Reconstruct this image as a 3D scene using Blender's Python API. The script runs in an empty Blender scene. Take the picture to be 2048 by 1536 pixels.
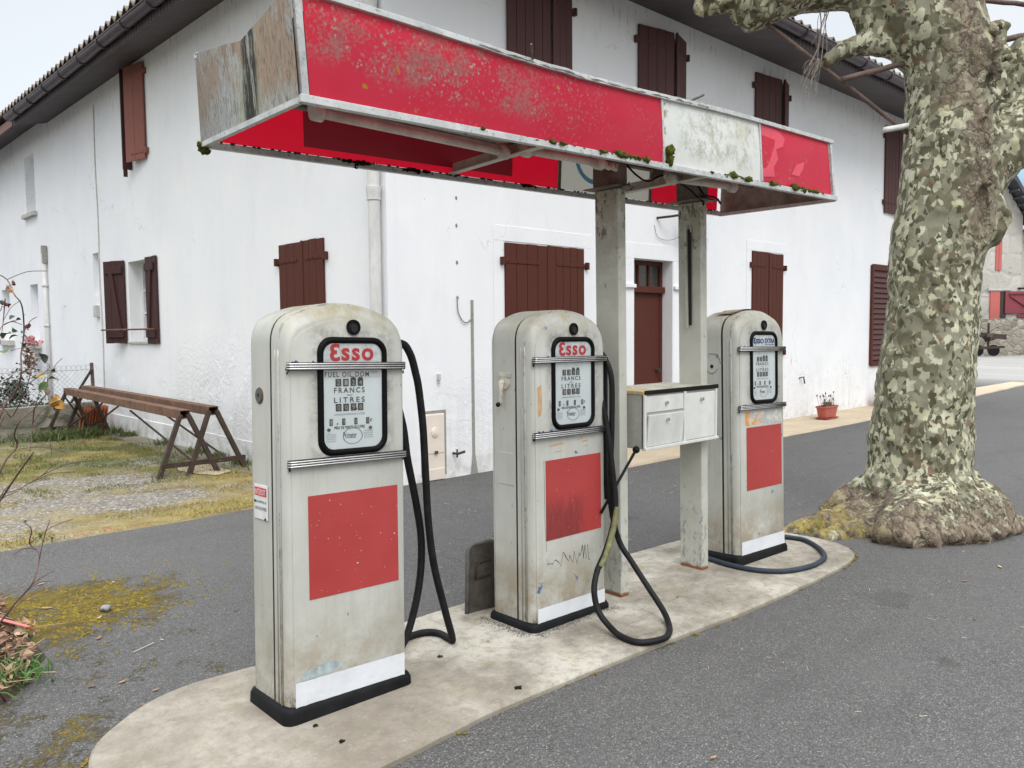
import bpy, math, random
from mathutils import Vector, Matrix, noise
random.seed(7)
PI = math.pi
R = math.radians
sc = bpy.context.scene
COL = sc.collection

# ------------------------------------------------------------------ camera
cam_d = bpy.data.cameras.new('camera')
cam = bpy.data.objects.new('camera', cam_d)
COL.objects.link(cam)
cam_d.sensor_width = 36.0
cam_d.lens = 1628.44 / 2048 * 36
cam_d.clip_start = 0.05
cam_d.clip_end = 5000
rt = Vector((0.7250979, -0.6885889, -0.0088471))
dn = Vector((-0.0520144, -0.0419527, -0.9977648))
fw = Vector((0.6866786, 0.7239373, -0.0662363))
m = Matrix.Identity(4)
for i in range(3):
    m[i][0], m[i][1], m[i][2] = rt[i], -dn[i], -fw[i]
m.translation = (0, 0, 1.6)
cam.matrix_world = m
sc.camera = cam

# ------------------------------------------------------------------ light: overcast sky
SUN_EL, SUN_AZ = R(48), R(-20)      # azimuth clockwise from +Y of the direction towards the sun
SUN_AZ = R(203)
w = bpy.data.worlds.new('World')
sc.world = w
w.use_nodes = True
nt = w.node_tree
nt.nodes.clear()
out = nt.nodes.new('ShaderNodeOutputWorld')
sky = nt.nodes.new('ShaderNodeTexSky')
sky.sky_type = 'NISHITA'
sky.sun_disc = False
sky.sun_elevation = SUN_EL
sky.sun_rotation = SUN_AZ
bg1 = nt.nodes.new('ShaderNodeBackground')
nt.links.new(sky.outputs[0], bg1.inputs[0])
bg1.inputs[1].default_value = 0.05
# the cloud deck: pale, brighter overhead than at the horizon, with soft mottling
tc = nt.nodes.new('ShaderNodeTexCoord')
sp = nt.nodes.new('ShaderNodeSeparateXYZ')
nt.links.new(tc.outputs['Generated'], sp.inputs[0])
rp = nt.nodes.new('ShaderNodeValToRGB')
rp.color_ramp.elements[0].position = 0.0
rp.color_ramp.elements[0].color = (.615, .61, .58, 1)
rp.color_ramp.elements[1].position = 1.0
rp.color_ramp.elements[1].color = (.95, .97, 1, 1)
e = rp.color_ramp.elements.new(0.40)
e.color = (.625, .62, .59, 1)
nt.links.new(sp.outputs[2], rp.inputs[0])
nz = nt.nodes.new('ShaderNodeTexNoise')
nz.inputs['Scale'].default_value = 2.2
nz.inputs['Detail'].default_value = 5
nt.links.new(tc.outputs['Generated'], nz.inputs['Vector'])
mr = nt.nodes.new('ShaderNodeMapRange')
mr.inputs[1].default_value = .3
mr.inputs[2].default_value = .7
mr.inputs[3].default_value = .93
mr.inputs[4].default_value = 1.06
nt.links.new(nz.outputs['Fac'], mr.inputs[0])
mz = nt.nodes.new('ShaderNodeMapRange')        # strength by elevation (overcast luminance)
mz.inputs[1].default_value = 0.42
mz.inputs[2].default_value = 0.95
mz.inputs[3].default_value = 1.0
mz.inputs[4].default_value = 3.4
nt.links.new(sp.outputs[2], mz.inputs[0])
mm = nt.nodes.new('ShaderNodeMath')
mm.operation = 'MULTIPLY'
nt.links.new(mr.outputs[0], mm.inputs[0])
nt.links.new(mz.outputs[0], mm.inputs[1])
bg2 = nt.nodes.new('ShaderNodeBackground')
nt.links.new(rp.outputs[0], bg2.inputs[0])
nt.links.new(mm.outputs[0], bg2.inputs[1])
ad = nt.nodes.new('ShaderNodeAddShader')
nt.links.new(bg1.outputs[0], ad.inputs[0])
nt.links.new(bg2.outputs[0], ad.inputs[1])
nt.links.new(ad.outputs[0], out.inputs[0])

sun_d = bpy.data.lights.new('sun', 'SUN')
sun_d.energy = 1.0
sun_d.angle = R(25)
sun_d.color = (1, .97, .93)
sun = bpy.data.objects.new('sun', sun_d)
COL.objects.link(sun)
sd = Vector((math.sin(SUN_AZ) * math.cos(SUN_EL), math.cos(SUN_AZ) * math.cos(SUN_EL), math.sin(SUN_EL)))
sun.rotation_euler = sd.to_track_quat('Z', 'Y').to_euler()
sun.location = (-6, -6, 12)
sc.view_settings.view_transform = 'Standard'
sc.view_settings.look = 'None'
sc.view_settings.exposure = 0.24
sc.view_settings.gamma = 1

# ------------------------------------------------------------------ node helper
class NM:
    def __init__(s, name):
        s.m = bpy.data.materials.new(name)
        s.m.use_nodes = True
        s.t = s.m.node_tree
        s.b = s.t.nodes['Principled BSDF']
        s.out = s.t.nodes['Material Output']
    def n(s, ty): return s.t.nodes.new('ShaderNode' + ty)
    def set(s, sock, v):
        if isinstance(v, bpy.types.NodeSocket): s.t.links.new(v, sock)
        elif isinstance(v, (tuple, list)) and len(v) == 3 and sock.type == 'RGBA': sock.default_value = (*v, 1)
        else: sock.default_value = v
    def obj(s, loc=(0, 0, 0), scale=(1, 1, 1)):
        c = s.n('TexCoord').outputs['Object']
        return s.map(c, loc, scale)
    def pos(s, loc=(0, 0, 0), scale=(1, 1, 1)):
        return s.map(s.n('NewGeometry').outputs['Position'], loc, scale)
    def map(s, c, loc=(0, 0, 0), scale=(1, 1, 1)):
        if loc == (0, 0, 0) and scale == (1, 1, 1): return c
        k = s.n('Mapping')
        k.inputs['Location'].default_value = loc
        k.inputs['Scale'].default_value = scale
        s.set(k.inputs['Vector'], c)
        return k.outputs[0]
    def noise(s, v, scale=5, detail=4, rough=.55, dist=0, o='Fac'):
        k = s.n('TexNoise')
        s.set(k.inputs['Vector'], v)
        for a, b in (('Scale', scale), ('Detail', detail), ('Roughness', rough), ('Distortion', dist)): k.inputs[a].default_value = b
        return k.outputs[o]
    def vor(s, v, scale=5, feat='F1', o='Distance', rnd=1):
        k = s.n('TexVoronoi')
        k.feature = feat
        s.set(k.inputs['Vector'], v)
        k.inputs['Scale'].default_value = scale
        k.inputs['Randomness'].default_value = rnd
        return k.outputs[o]
    def warp(s, v, scale, amt):
        c = s.noise(v, scale, 3, .6, 0, 'Color')
        a = s.n('VectorMath'); a.operation = 'SUBTRACT'
        s.set(a.inputs[0], c); a.inputs[1].default_value = (.5, .5, .5)
        b = s.n('VectorMath'); b.operation = 'MULTIPLY_ADD'
        s.set(b.inputs[0], a.outputs[0]); b.inputs[1].default_value = (amt,) * 3; s.set(b.inputs[2], v)
        return b.outputs[0]
    def ramp(s, f, stops, interp='LINEAR'):
        k = s.n('ValToRGB')
        k.color_ramp.interpolation = interp
        while len(k.color_ramp.elements) < len(stops): k.color_ramp.elements.new(.5)
        for e, (p, c) in zip(k.color_ramp.elements, stops):
            e.position = p
            e.color = (*c, 1) if isinstance(c, (tuple, list)) else (c, c, c, 1)
        s.set(k.inputs[0], f)
        return k.outputs[0]
    def mr(s, x, a, b, c=0, d=1, smooth=False):
        k = s.n('MapRange')
        if smooth: k.interpolation_type = 'SMOOTHSTEP'
        s.set(k.inputs[0], x)
        for i, q in enumerate((a, b, c, d)): k.inputs[i + 1].default_value = q
        return k.outputs[0]
    def mt(s, op, a, b=0.0, c=None):
        k = s.n('Math')
        k.operation = op
        s.set(k.inputs[0], a); s.set(k.inputs[1], b)
        if c is not None: s.set(k.inputs[2], c)
        return k.outputs[0]
    def mul(s, a, b): return s.mt('MULTIPLY', a, b)
    def mix(s, f, a, b, bl='MIX'):
        k = s.n('MixRGB')
        k.blend_type = bl
        s.set(k.inputs[0], f); s.set(k.inputs[1], a); s.set(k.inputs[2], b)
        return k.outputs[0]
    def sep(s, v):
        k = s.n('SeparateXYZ')
        s.set(k.inputs[0], v)
        return k.outputs
    def box(s, ax, lo, hi, soft):       # soft 0..1 mask of lo<ax<hi
        return s.mul(s.mr(ax, lo - soft, lo + soft, 0, 1, True), s.mr(ax, hi - soft, hi + soft, 1, 0, True))
    def bump(s, h, st=.3, d=.01, prev=None):
        k = s.n('Bump')
        k.inputs['Strength'].default_value = st
        k.inputs['Distance'].default_value = d
        s.set(k.inputs['Height'], h)
        if prev is not None: s.set(k.inputs['Normal'], prev)
        return k.outputs[0]
    def fin(s, col, rough=.7, nrm=None, metal=0, spec=.5):
        s.set(s.b.inputs['Base Color'], col)
        s.set(s.b.inputs['Roughness'], rough)
        s.set(s.b.inputs['Metallic'], metal)
        s.set(s.b.inputs['Specular IOR Level'], spec)
        if nrm is not None: s.set(s.b.inputs['Normal'], nrm)
        return s.m

def simple(name, col, var=.25, scale=12, rough=.7, metal=0, bump=.15, bd=.004, spec=.5, stretch=(1, 1, 1), sp=.35):
    k = NM(name)
    v = k.obj(scale=stretch)
    f = k.noise(v, scale, 5, .6)
    g = k.noise(v, scale * 7, 3, .6)
    lo = tuple(c * (1 - var) for c in col); hi = tuple(min(1, c * (1 + var)) for c in col)
    c = k.mix(k.mr(f, .3, .7), lo, hi)
    c = k.mix(k.mr(g, .35, .75, 0, sp), c, tuple(q * .6 for q in col))
    return k.fin(c, k.mr(f, .3, .7, rough - .08, min(1, rough + .1)), k.bump(g, bump, bd), metal, spec)

# ------------------------------------------------------------------ materials
def m_wall():
    k = NM('white_plaster')
    p = k.pos(); x, y, z = k.sep(p)
    f = k.noise(p, .8, 5, .6); g = k.noise(p, 14, 5, .65); h = k.noise(p, 60, 3, .6)
    c = k.mix(k.mr(f, .3, .7), (.76, .775, .80), (.83, .835, .84))
    # vertical grime runs and dirt near the ground and under the eaves
    s = k.noise(k.pos(scale=(5, 5, .35)), 1.3, 6, .7)
    low = k.mr(z, -.2, 1.3, 1, 0, True)
    c = k.mix(k.mul(k.mr(s, .45, .75), k.mt('ADD', k.mul(low, .42), .05)), c, (.50, .47, .42))
    s2 = k.noise(k.pos(scale=(9, 9, 1.2)), 2.0, 6, .75)
    c = k.mix(k.mul(k.mr(s2, .56, .64), k.mr(z, 5.1, 5.95, 0, .6, True)), c, (.22, .21, .20))
    s4 = k.noise(k.pos(scale=(1, 1, .5)), 1.7, 5, .6)
    c = k.mix(k.mr(s4, .56, .75, 0, .22), c, (.60, .585, .55))
    # damp foot
    s3 = k.noise(p, 5, 4, .6)
    c = k.mix(k.mul(k.mr(s3, .45, .65), k.mr(z, -.1, .28, .8, 0, True)), c, (.42, .41, .33))
    # fine cracks, only in scattered places
    e = k.vor(k.warp(p, 1.6, .9), .75, 'DISTANCE_TO_EDGE')
    msk = k.mr(k.noise(p, .6, 2, .5), .56, .60)
    c = k.mix(k.mul(k.mr(e, .0, .004, .55, 0), msk), c, (.35, .34, .33))
    # little specks
    v = k.vor(p, 7, 'F1'); c = k.mix(k.mul(k.mr(v, .035, .06, .7, 0), k.mr(k.noise(p, 1.5), .58, .62)), c, (.25, .23, .2))
    # rough, re-rendered patches low on the side wall
    pm = k.mul(k.mr(k.noise(p, .9, 3, .6), .46, .56, 0, 1, True), k.mr(z, .6, 1.5, 1, 0, True))
    pm = k.mt('MAXIMUM', k.mul(pm, .35), k.mul(k.mul(k.box(y, 8.6, 12.6, .7), k.mr(z, .5, 1.9, 1, 0, True)), k.mr(k.noise(p, 1.6, 4), .38, .5)))
    rb = k.noise(k.warp(p, 7, .12), 20, 6, .72)
    hh = k.mt('ADD', k.mul(g, .35), k.mt('ADD', k.mul(h, .12), k.mul(k.mul(rb, pm), 6.0)))
    return k.fin(c, .92, k.bump(hh, .55, .012), 0, .25)
def m_shutter(name, col, fade):
    k = NM(name)
    v = k.obj(); st = k.noise(k.obj(scale=(14, 14, .8)), 3, 5, .65)
    f = k.noise(v, 1.8, 4, .6); g = k.noise(k.obj(scale=(60, 60, 5)), 3, 3, .7)
    c = k.mix(k.mr(f, .3, .7), col, tuple(a * .8 + b * .2 for a, b in zip(col, fade)))
    c = k.mix(k.mr(st, .5, .75, 0, .45), c, fade)
    c = k.mix(k.mr(g, .66, .72, 0, .5), c, tuple(min(1, a * 2.2) for a in fade))
    return k.fin(c, k.mr(st, .3, .7, .55, .8), k.bump(k.mt('ADD', st, k.mul(g, .3)), .3, .003), 0, .22)
def m_pump(seed, streak=.5):
    k = NM('cream_pump_paint')
    v = k.obj(loc=(seed * 3.1, seed * 1.7, seed)); x, y, z = k.sep(k.obj())
    f = k.noise(v, 2.2, 5, .6); g = k.noise(v, 26, 5, .7); h = k.noise(k.map(v, scale=(10, 10, .9)), 2.5, 6, .7)
    c = k.mix(k.mr(f, .32, .68), (.40, .405, .365), (.50, .50, .46))
    c = k.mix(k.mr(h, .5, .72, 0, .35), c, (.31, .295, .23))
    # yellowed, lichen-dusted crown
    c = k.mix(k.mul(k.mr(z, 1.55, 1.72, 0, 1, True), k.mr(k.noise(v, 9, 5, .7), .38, .62)), c, (.34, .31, .20))
    # splash dirt towards the foot
    c = k.mix(k.mul(k.mr(z, .1, .62, 1, 0, True), k.mr(k.noise(v, 5, 7, .75), .38, .58, 0, min(1, streak + .3))), c, (.27, .22, .145))
    # soot smudges round the clock window
    wx = k.box(x, .12, .51, .045); wz = k.box(z, 1.05, 1.62, .045)
    c = k.mix(k.mul(k.mul(wx, wz), k.mr(k.noise(v, 10, 6, .8), .40, .62, 0, .85)), c, (.10, .095, .085))
    # chips and scratches
    ch = k.noise(k.map(v, scale=(1, 1, .5)), 30, 6, .8)
    edge = k.mt('MAXIMUM', k.mr(k.mt('ABSOLUTE', k.mt('SUBTRACT', y, .055)), .0, .012, 1, 0), k.mr(z, .05, .16, 1, 0))
    c = k.mix(k.mul(k.mr(ch, .525, .56), k.mul(edge, .9)), c, k.mix(k.mr(f, .48, .52), (.20, .19, .175), (.045, .04, .035)))
    c = k.mix(k.mr(k.noise(v, 26, 6, .75), .685, .705), c, (.10, .08, .06))
    c = k.mix(k.mul(k.mr(k.noise(v, 12, 6, .7), .655, .675), k.mr(k.noise(v, 3), .5, .55)), c, (.05, .12, .26))
    return k.fin(c, k.mr(f, .3, .7, .34, .52), k.bump(k.mt('ADD', k.mul(f, 2), k.mul(g, .12)), .22, .004))
def m_redpaint(name, seed, scuff):
    k = NM(name)
    v = k.obj(loc=(seed, seed, seed)); x, y, z = k.sep(k.obj())
    f = k.noise(v, 3, 4, .6)
    c = k.mix(k.mr(f, .3, .7), (.335, .034, .032), (.385, .043, .040))
    if scuff:
        q = k.noise(k.map(v, scale=(9, 9, 1.6)), 2, 6, .75)
        c = k.mix(k.mul(k.mr(q, .40, .50, 0, .8), k.mul(k.mr(z, .62, .78, 1, 0, True), k.mr(x, .34, .44, 1, 0, True))), c, (.17, .022, .022))
    fl = k.noise(v, 30, 5, .8)
    c = k.mix(k.mr(fl, .70, .715), c, (.72, .62, .58))
    c = k.mix(k.mr(k.noise(v, 30, 4, .75), .735, .75), c, (.10, .02, .02))
    return k.fin(c, k.mr(f, .3, .7, .42, .58), k.bump(f, .1, .003))
def m_canopy_red():
    k = NM('red_acrylic')
    p = k.pos(); x, y, z = k.sep(p)
    f = k.noise(p, 1.4, 4, .6)
    c = k.mix(k.mr(f, .3, .7), (.68, .020, .058), (.74, .048, .095))
    # grey-pink lichen crust: clouded band plus rosettes
    band = k.mul(k.mr(x, 3.15, 2.35, .06, 1, True), k.mul(k.mr(z, 2.50, 2.60, 0, 1, True), k.mr(z, 2.86, 2.76, 0, 1, True)))
    diag = k.mr(k.mt('ADD', z, k.mul(k.mt('SUBTRACT', x, 1.6), .075)), 2.57, 2.66, 0, 1, True)
    band = k.mul(band, diag)
    fade = k.mr(x, 4.5, 4.6, 1, .35)
    cl = k.noise(k.warp(p, 5, .12), 5.5, 7, .72)
    fi = k.noise(p, 70, 4, .7)
    c = k.mix(k.mul(k.mul(k.mr(k.mt('ADD', cl, k.mul(k.mt('SUBTRACT', fi, .5), .6)), .47, .57, 0, .75), band), fade), c, k.mix(k.mr(fi, .4, .6), (.30, .155, .14), (.46, .25, .22)))
    sp1 = k.vor(k.warp(p, 26, .03), 46, 'F1'); sn = k.noise(p, 3.1, 6, .75)
    c = k.mix(k.mul(k.mul(k.mr(sp1, .20, .38, .85, 0), k.mr(sn, .47, .55)), k.mt('MULTIPLY_ADD', band, .9, .25)), c, k.mix(k.mr(fi, .45, .55), (.30, .20, .18), (.60, .44, .41)))
    sp2 = k.vor(k.map(k.warp(p, 30, .03), loc=(3, 1, 2)), 27, 'F1')
    c = k.mix(k.mul(k.mr(sp2, .12, .20, .9, 0), k.mr(k.noise(p, 2.1, 3), .545, .575)), c, (.42, .22, .19))
    yl = k.vor(k.map(k.warp(p, 30, .05), loc=(7, 5, 2)), 12, 'F1')
    c = k.mix(k.mul(k.mr(yl, .10, .16, 1, 0), k.mr(k.noise(k.map(p, loc=(9, 0, 4)), 2.6, 3), .56, .58)), c, (.50, .27, .03))
    hgt = k.mt('ADD', k.mul(cl, band), k.mul(k.mr(sp1, .1, .34, .5, 0), k.mr(sn, .47, .55)))
    k.fin(c, k.mr(k.mul(cl, band), .2, .6, .38, .85), k.bump(hgt, .3, .004), 0, .3)
    tr = k.n('BsdfTranslucent'); k.set(tr.inputs[0], k.mix(1.0, c, (.95, .25, .35), 'MULTIPLY'))
    ms = k.n('MixShader'); ms.inputs[0].default_value = .38
    k.t.links.new(k.b.outputs[0], ms.inputs[1]); k.t.links.new(tr.outputs[0], ms.inputs[2])
    k.t.links.new(ms.outputs[0], k.out.inputs[0])
    return k.m
def m_translucent(name, col, tcol, fac, rough=.4):
    k = NM(name)
    v = k.pos(); f = k.noise(v, 3, 5, .6); g = k.noise(v, 22, 5, .75)
    c = k.mix(k.mr(f, .3, .7), tuple(q * .85 for q in col), col)
    c = k.mix(k.mr(g, .6, .75, 0, .5), c, tuple(q * .4 for q in col))
    k.fin(c, rough)
    tr = k.n('BsdfTranslucent'); k.set(tr.inputs[0], tcol)
    ms = k.n('MixShader'); ms.inputs[0].default_value = fac
    k.t.links.new(k.b.outputs[0], ms.inputs[1]); k.t.links.new(tr.outputs[0], ms.inputs[2])
    k.t.links.new(ms.outputs[0], k.out.inputs[0])
    return k.m
def m_canopy_white():
    k = NM('mouldy_white_acrylic')
    p = k.pos(); x, y, z = k.sep(p)
    c = k.mix(k.mr(k.noise(p, 2, 4), .3, .7), (.58, .60, .57), (.70, .71, .67))
    reg = k.mul(k.box(x, 3.75, 4.46, .09), k.box(z, 2.53, 2.80, .05))
    g = k.noise(k.warp(k.pos(scale=(1, 1, .7)), 9, .05), 13, 8, .82)
    c = k.mix(k.mul(k.mr(g, .46, .62, 0, .8), reg), c, (.27, .26, .17))
    gg = k.noise(p, 60, 5, .8)
    c = k.mix(k.mul(k.mul(k.mr(gg, .54, .62, 0, .75), reg), k.mr(k.noise(p, 6, 4), .42, .58)), c, (.10, .10, .08))
    c = k.mix(k.mul(k.mr(k.noise(p, 4, 5), .46, .6, 0, .5), k.mul(k.mr(x, 4.1, 4.35), reg)), c, (.40, .37, .20))
    edge = k.mul(k.mr(x, 3.60, 3.66, 1, 0), k.mr(k.noise(p, 22, 5, .7), .48, .56))
    c = k.mix(edge, c, (.26, .17, .05))
    return k.fin(c, .5, k.bump(g, .2, .003))
def m_galv_end():
    k = NM('rust_streaked_galvanised_sheet')
    p = k.pos(); x, y, z = k.sep(p)
    st = k.noise(k.pos(scale=(8, 8, .9)), 2.4, 7, .72); cr = k.noise(k.pos(scale=(1, 1, .5)), 3.6, 7, .75); fn = k.noise(k.pos(scale=(3, 3, 1)), 28, 5, .75)
    c = k.mix(k.mr(fn, .35, .65), (.30, .31, .30), (.47, .48, .46))
    c = k.mix(k.mul(k.mr(cr, .42, .50), k.mr(z, 2.49, 2.56, .25, .9)), c, k.mix(k.mr(st, .35, .65), (.25, .17, .115), (.42, .30, .20)))
    c = k.mix(k.mr(st, .54, .70, 0, .6), c, (.17, .14, .11))
    c = k.mix(k.mr(k.noise(k.pos(scale=(4, 4, .8)), 22, 6, .8), .52, .60, 0, .75), c, (.085, .075, .06)); c = k.mix(k.mr(y, 3.25, 3.62, 0, .35), c, (.13, .125, .115))
    wob = k.mt('ADD', y, k.mul(k.mt('SUBTRACT', k.noise(k.pos(scale=(1, 1, .6)), 5, 4), .5), .13))
    blk = k.mul(k.box(wob, 3.09, 3.21, .02), k.mr(k.noise(k.pos(scale=(16, 16, 1)), 2.5, 6, .75), .42, .47))
    gr = k.mul(k.box(wob, 3.06, 3.27, .04), k.mr(z, 2.45, 2.75, .45, .1))
    c = k.mix(gr, c, (.26, .28, .12))
    c = k.mix(k.mul(blk, .97), c, (.010, .010, .008))
    return k.fin(c, .72, k.bump(k.mt('ADD', cr, k.mul(fn, .4)), .3, .004), .15)
def m_alu():
    k = NM('weathered_aluminium')
    p = k.pos()
    f = k.noise(p, 9, 6, .7); g = k.noise(p, 45, 4, .75)
    c = k.mix(k.mr(f, .35, .65), (.42, .43, .42), (.60, .61, .60))
    c = k.mix(k.mr(g, .56, .68, 0, .8), c, (.16, .15, .12))
    return k.fin(c, .5, k.bump(g, .2, .003), .35)
def m_bark():
    k = NM('plane_tree_bark')
    p = k.obj(scale=(1, 1, .72)); x, y, z = k.sep(k.obj())
    q = k.warp(k.warp(p, 10, .085), 38, .026)
    sz = k.mr(k.noise(p, 1.9, 3, .5), .49, .51)
    cA = k.mix(sz, k.vor(q, 25, 'F1', 'Color'), k.vor(q, 13, 'F1', 'Color')); a = k.sep(cA)[0]; cB = k.sep(cA)[1]
    big = k.noise(p, 1.6, 3, .5)
    c = k.mix(k.mr(a, 0, 1), (.19, .185, .125), (.30, .295, .215))
    t = k.mt('ADD', a, k.mul(k.mt('SUBTRACT', big, .5), .9))
    c = k.mix(k.mr(t, .565, .57), c, k.mix(cB, (.085, .078, .045), (.15, .14, .085)))
    q2 = k.warp(k.warp(k.map(p, loc=(4, 4, 4)), 12, .085), 36, .03)
    b = k.sep(k.mix(sz, k.vor(q2, 30, 'F1', 'Color'), k.vor(q2, 17, 'F1', 'Color')))
    t2 = k.mt('ADD', b[0], k.mul(k.mt('SUBTRACT', k.noise(k.map(p, loc=(8, 1, 3)), 1.9, 3, .5), .5), .9))
    c = k.mix(k.mr(t2, .70, .705), c, k.mix(b[1], (.40, .38, .24), (.50, .50, .38)))
    q3 = k.warp(k.map(p, loc=(9, 2, 7)), 16, .07)
    d = k.sep(k.vor(q3, 34, 'F1', 'Color'))
    c = k.mix(k.mr(d[0], .88, .885), c, (.068, .062, .036))
    c = k.mix(k.mr(k.sep(k.vor(k.warp(k.map(p, loc=(1, 9, 5)), 16, .07), 22, 'F1', 'Color'))[1], .962, .967), c, (.17, .115, .075))
    # rough brown bark: foot, a seam up the front, callus
    fb = k.noise(k.warp(k.obj(scale=(1, 1, .6)), 6, .25), 16, 7, .82)
    cv = k.mr(k.vor(k.warp(k.obj(scale=(1, 1, .7)), 5, .25), 6.5, 'DISTANCE_TO_EDGE'), .0, .14)
    brown = k.mix(k.mr(fb, .35, .65), (.045, .030, .020), (.33, .26, .19))
    seam = k.mt('ABSOLUTE', k.mt('SUBTRACT', x, k.mt('MULTIPLY_ADD', k.mt('SUBTRACT', k.noise(k.obj(scale=(.2, .2, 1)), 1.2, 3), .5), .5, .10)))
    sm = k.mul(k.mr(seam, .05, .15, 1, 0), k.mul(k.mr(z, 1.9, 2.5), k.mr(y, -.12, .05, 1, 0)))
    foot = k.mr(k.mt('ADD', z, k.mul(k.noise(k.obj(), 7, 7, .8), 1.0)), .78, .82, 1, 0)
    mb = k.mul(k.mt('MAXIMUM', k.mul(sm, .9), foot), k.mr(k.noise(p, 5, 5, .75), .38, .47))
    brown = k.mix(k.mr(cv, 0, .5, .65, 0), brown, (.035, .024, .016)); brown = k.mix(k.mr(t2, .80, .805, 0, .5), brown, (.38, .34, .23))
    c = k.mix(k.mul(mb, .97), c, brown)
    c = k.mix(k.mr(k.noise(k.obj(scale=(1, 1, .5)), 2.6, 5, .65), .48, .68, 0, .38), c, (.13, .115, .075))
    # yellow-green algae on the low left side
    al = k.mul(k.mr(k.mt('SUBTRACT', k.mul(x, .725), k.mul(y, .689)), -.86, -.56, 1, 0, True), k.mr(z, .7, .3, 0, 1))
    c = k.mix(k.mul(al, k.mr(k.noise(p, 8, 6, .8), .42, .55, .0, .85)), c, k.mix(a, (.19, .15, .022), (.42, .33, .09)))
    h = k.mt('ADD', k.mt('ADD', k.mul(k.mr(t, .58, .62), .10), k.mul(k.mr(t2, .69, .72), -.10)), k.mt('ADD', k.mul(k.mul(k.mt('ADD', fb, k.mul(cv, 1.6)), mb), 1.6), k.mul(k.noise(p, 50, 4, .7), .25)))
    return k.fin(c, .8, k.bump(h, .75, .010), 0, .3)
def m_asphalt():
    k = NM('asphalt')
    p = k.pos(); x, y, z = k.sep(p)
    cell = k.sep(k.vor(p, 150, 'F1', 'Color'))
    d = k.vor(p, 150, 'F1')
    big = k.noise(p, .55, 5, .6); md = k.noise(p, 5, 5, .65)
    c = k.mix(cell[0], (.060, .059, .056), (.205, .200, .194))
    c = k.mix(k.mr(cell[1], .93, .94), c, (.34, .33, .31))
    c = k.mix(k.mr(md, .35, .7, 0, .35), c, (.10, .098, .097))
    c = k.mix(k.mr(big, .36, .64, .0, .60), c, (.16, .156, .150)); c = k.mix(k.mr(k.noise(k.pos(scale=(.35, 1.6, 1)), 1.1, 5, .65), .55, .72, 0, .45), c, (.085, .083, .080)); c = k.mix(k.mr(k.noise(p, 1.7, 3), .66, .70, 0, .35), c, (.05, .048, .045))
    c = k.mix(k.mr(d, .30, .55, 0, .5), c, (.035, .034, .032))
    pit = k.noise(p, 48, 5, .8); c = k.mix(k.mr(pit, .54, .66, 0, .5), c, (.025, .024, .022))
    # moss on the left apron
    r1 = k.mr(k.mt('ADD', k.mul(k.mt('SUBTRACT', x, 1.35), .9), k.mul(k.mt('ABSOLUTE', k.mt('SUBTRACT', y, 5.35)), .95)), .0, .85, 1, 0, True)
    r2 = k.mul(k.mr(x, 2.7, 1.2, 0, .52, True), k.mul(k.mr(y, 6.4, 5.2, 0, 1, True), k.mr(y, 3.4, 4.6, .6, 1, True)))
    dx_ = k.mul(k.mt('SUBTRACT', x, 1.25), 1.15); dy_ = k.mul(k.mt('SUBTRACT', y, 5.25), 1.5)
    ds_ = k.mt('SQRT', k.mt('ADD', k.mul(dx_, dx_), k.mul(dy_, dy_)))
    reg = k.mt('MAXIMUM', k.mt('MAXIMUM', k.mr(ds_, .35, 1.55, 1, 0, True), r2), k.mul(k.mr(x, 1.5, .9, 0, .62, True), k.mr(y, 4.5, 4.1, 0, 1, True)))
    n1 = k.noise(k.map(p, scale=(1, 1, 1)), 3.6, 10, .80)
    mo = k.mr(k.mt('ADD', n1, k.mul(reg, .25)), .645, .70)
    mo = k.mul(k.mul(mo, k.mr(reg, .04, .2)), k.mr(k.mt('ADD', k.noise(p, 38, 4, .75), k.mul(k.mr(reg, .5, 1), .12)), .47, .53))
    mc = k.mix(k.mr(k.noise(p, 9, 4, .7), .35, .65), (.09, .062, .008), (.25, .18, .018))
    mc = k.mix(k.mr(k.noise(p, 90, 3, .7), .4, .6, 0, .5), mc, (.035, .028, .006))
    c = k.mix(k.mul(mo, .93), c, mc)
    # pale worn road far off
    far = k.mr(k.mt('ADD', x, k.mul(k.noise(p, .3, 3), 3)), 25, 31, 0, 1, True)
    c = k.mix(far, c, k.mix(k.mr(k.noise(k.pos(scale=(1, .3, 1)), .8, 4), .3, .7), (.27, .265, .25), (.36, .35, .335)))
    h = k.mt('ADD', k.mt('SUBTRACT', k.mul(cell[2], .7), d), k.mul(k.mul(mo, k.noise(p, 70, 3, .7)), 3.2))
    return k.fin(c, k.mix(mo, (.78,) * 3, (1.0,) * 3), k.bump(h, .8, .0045), 0, .35)
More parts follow.
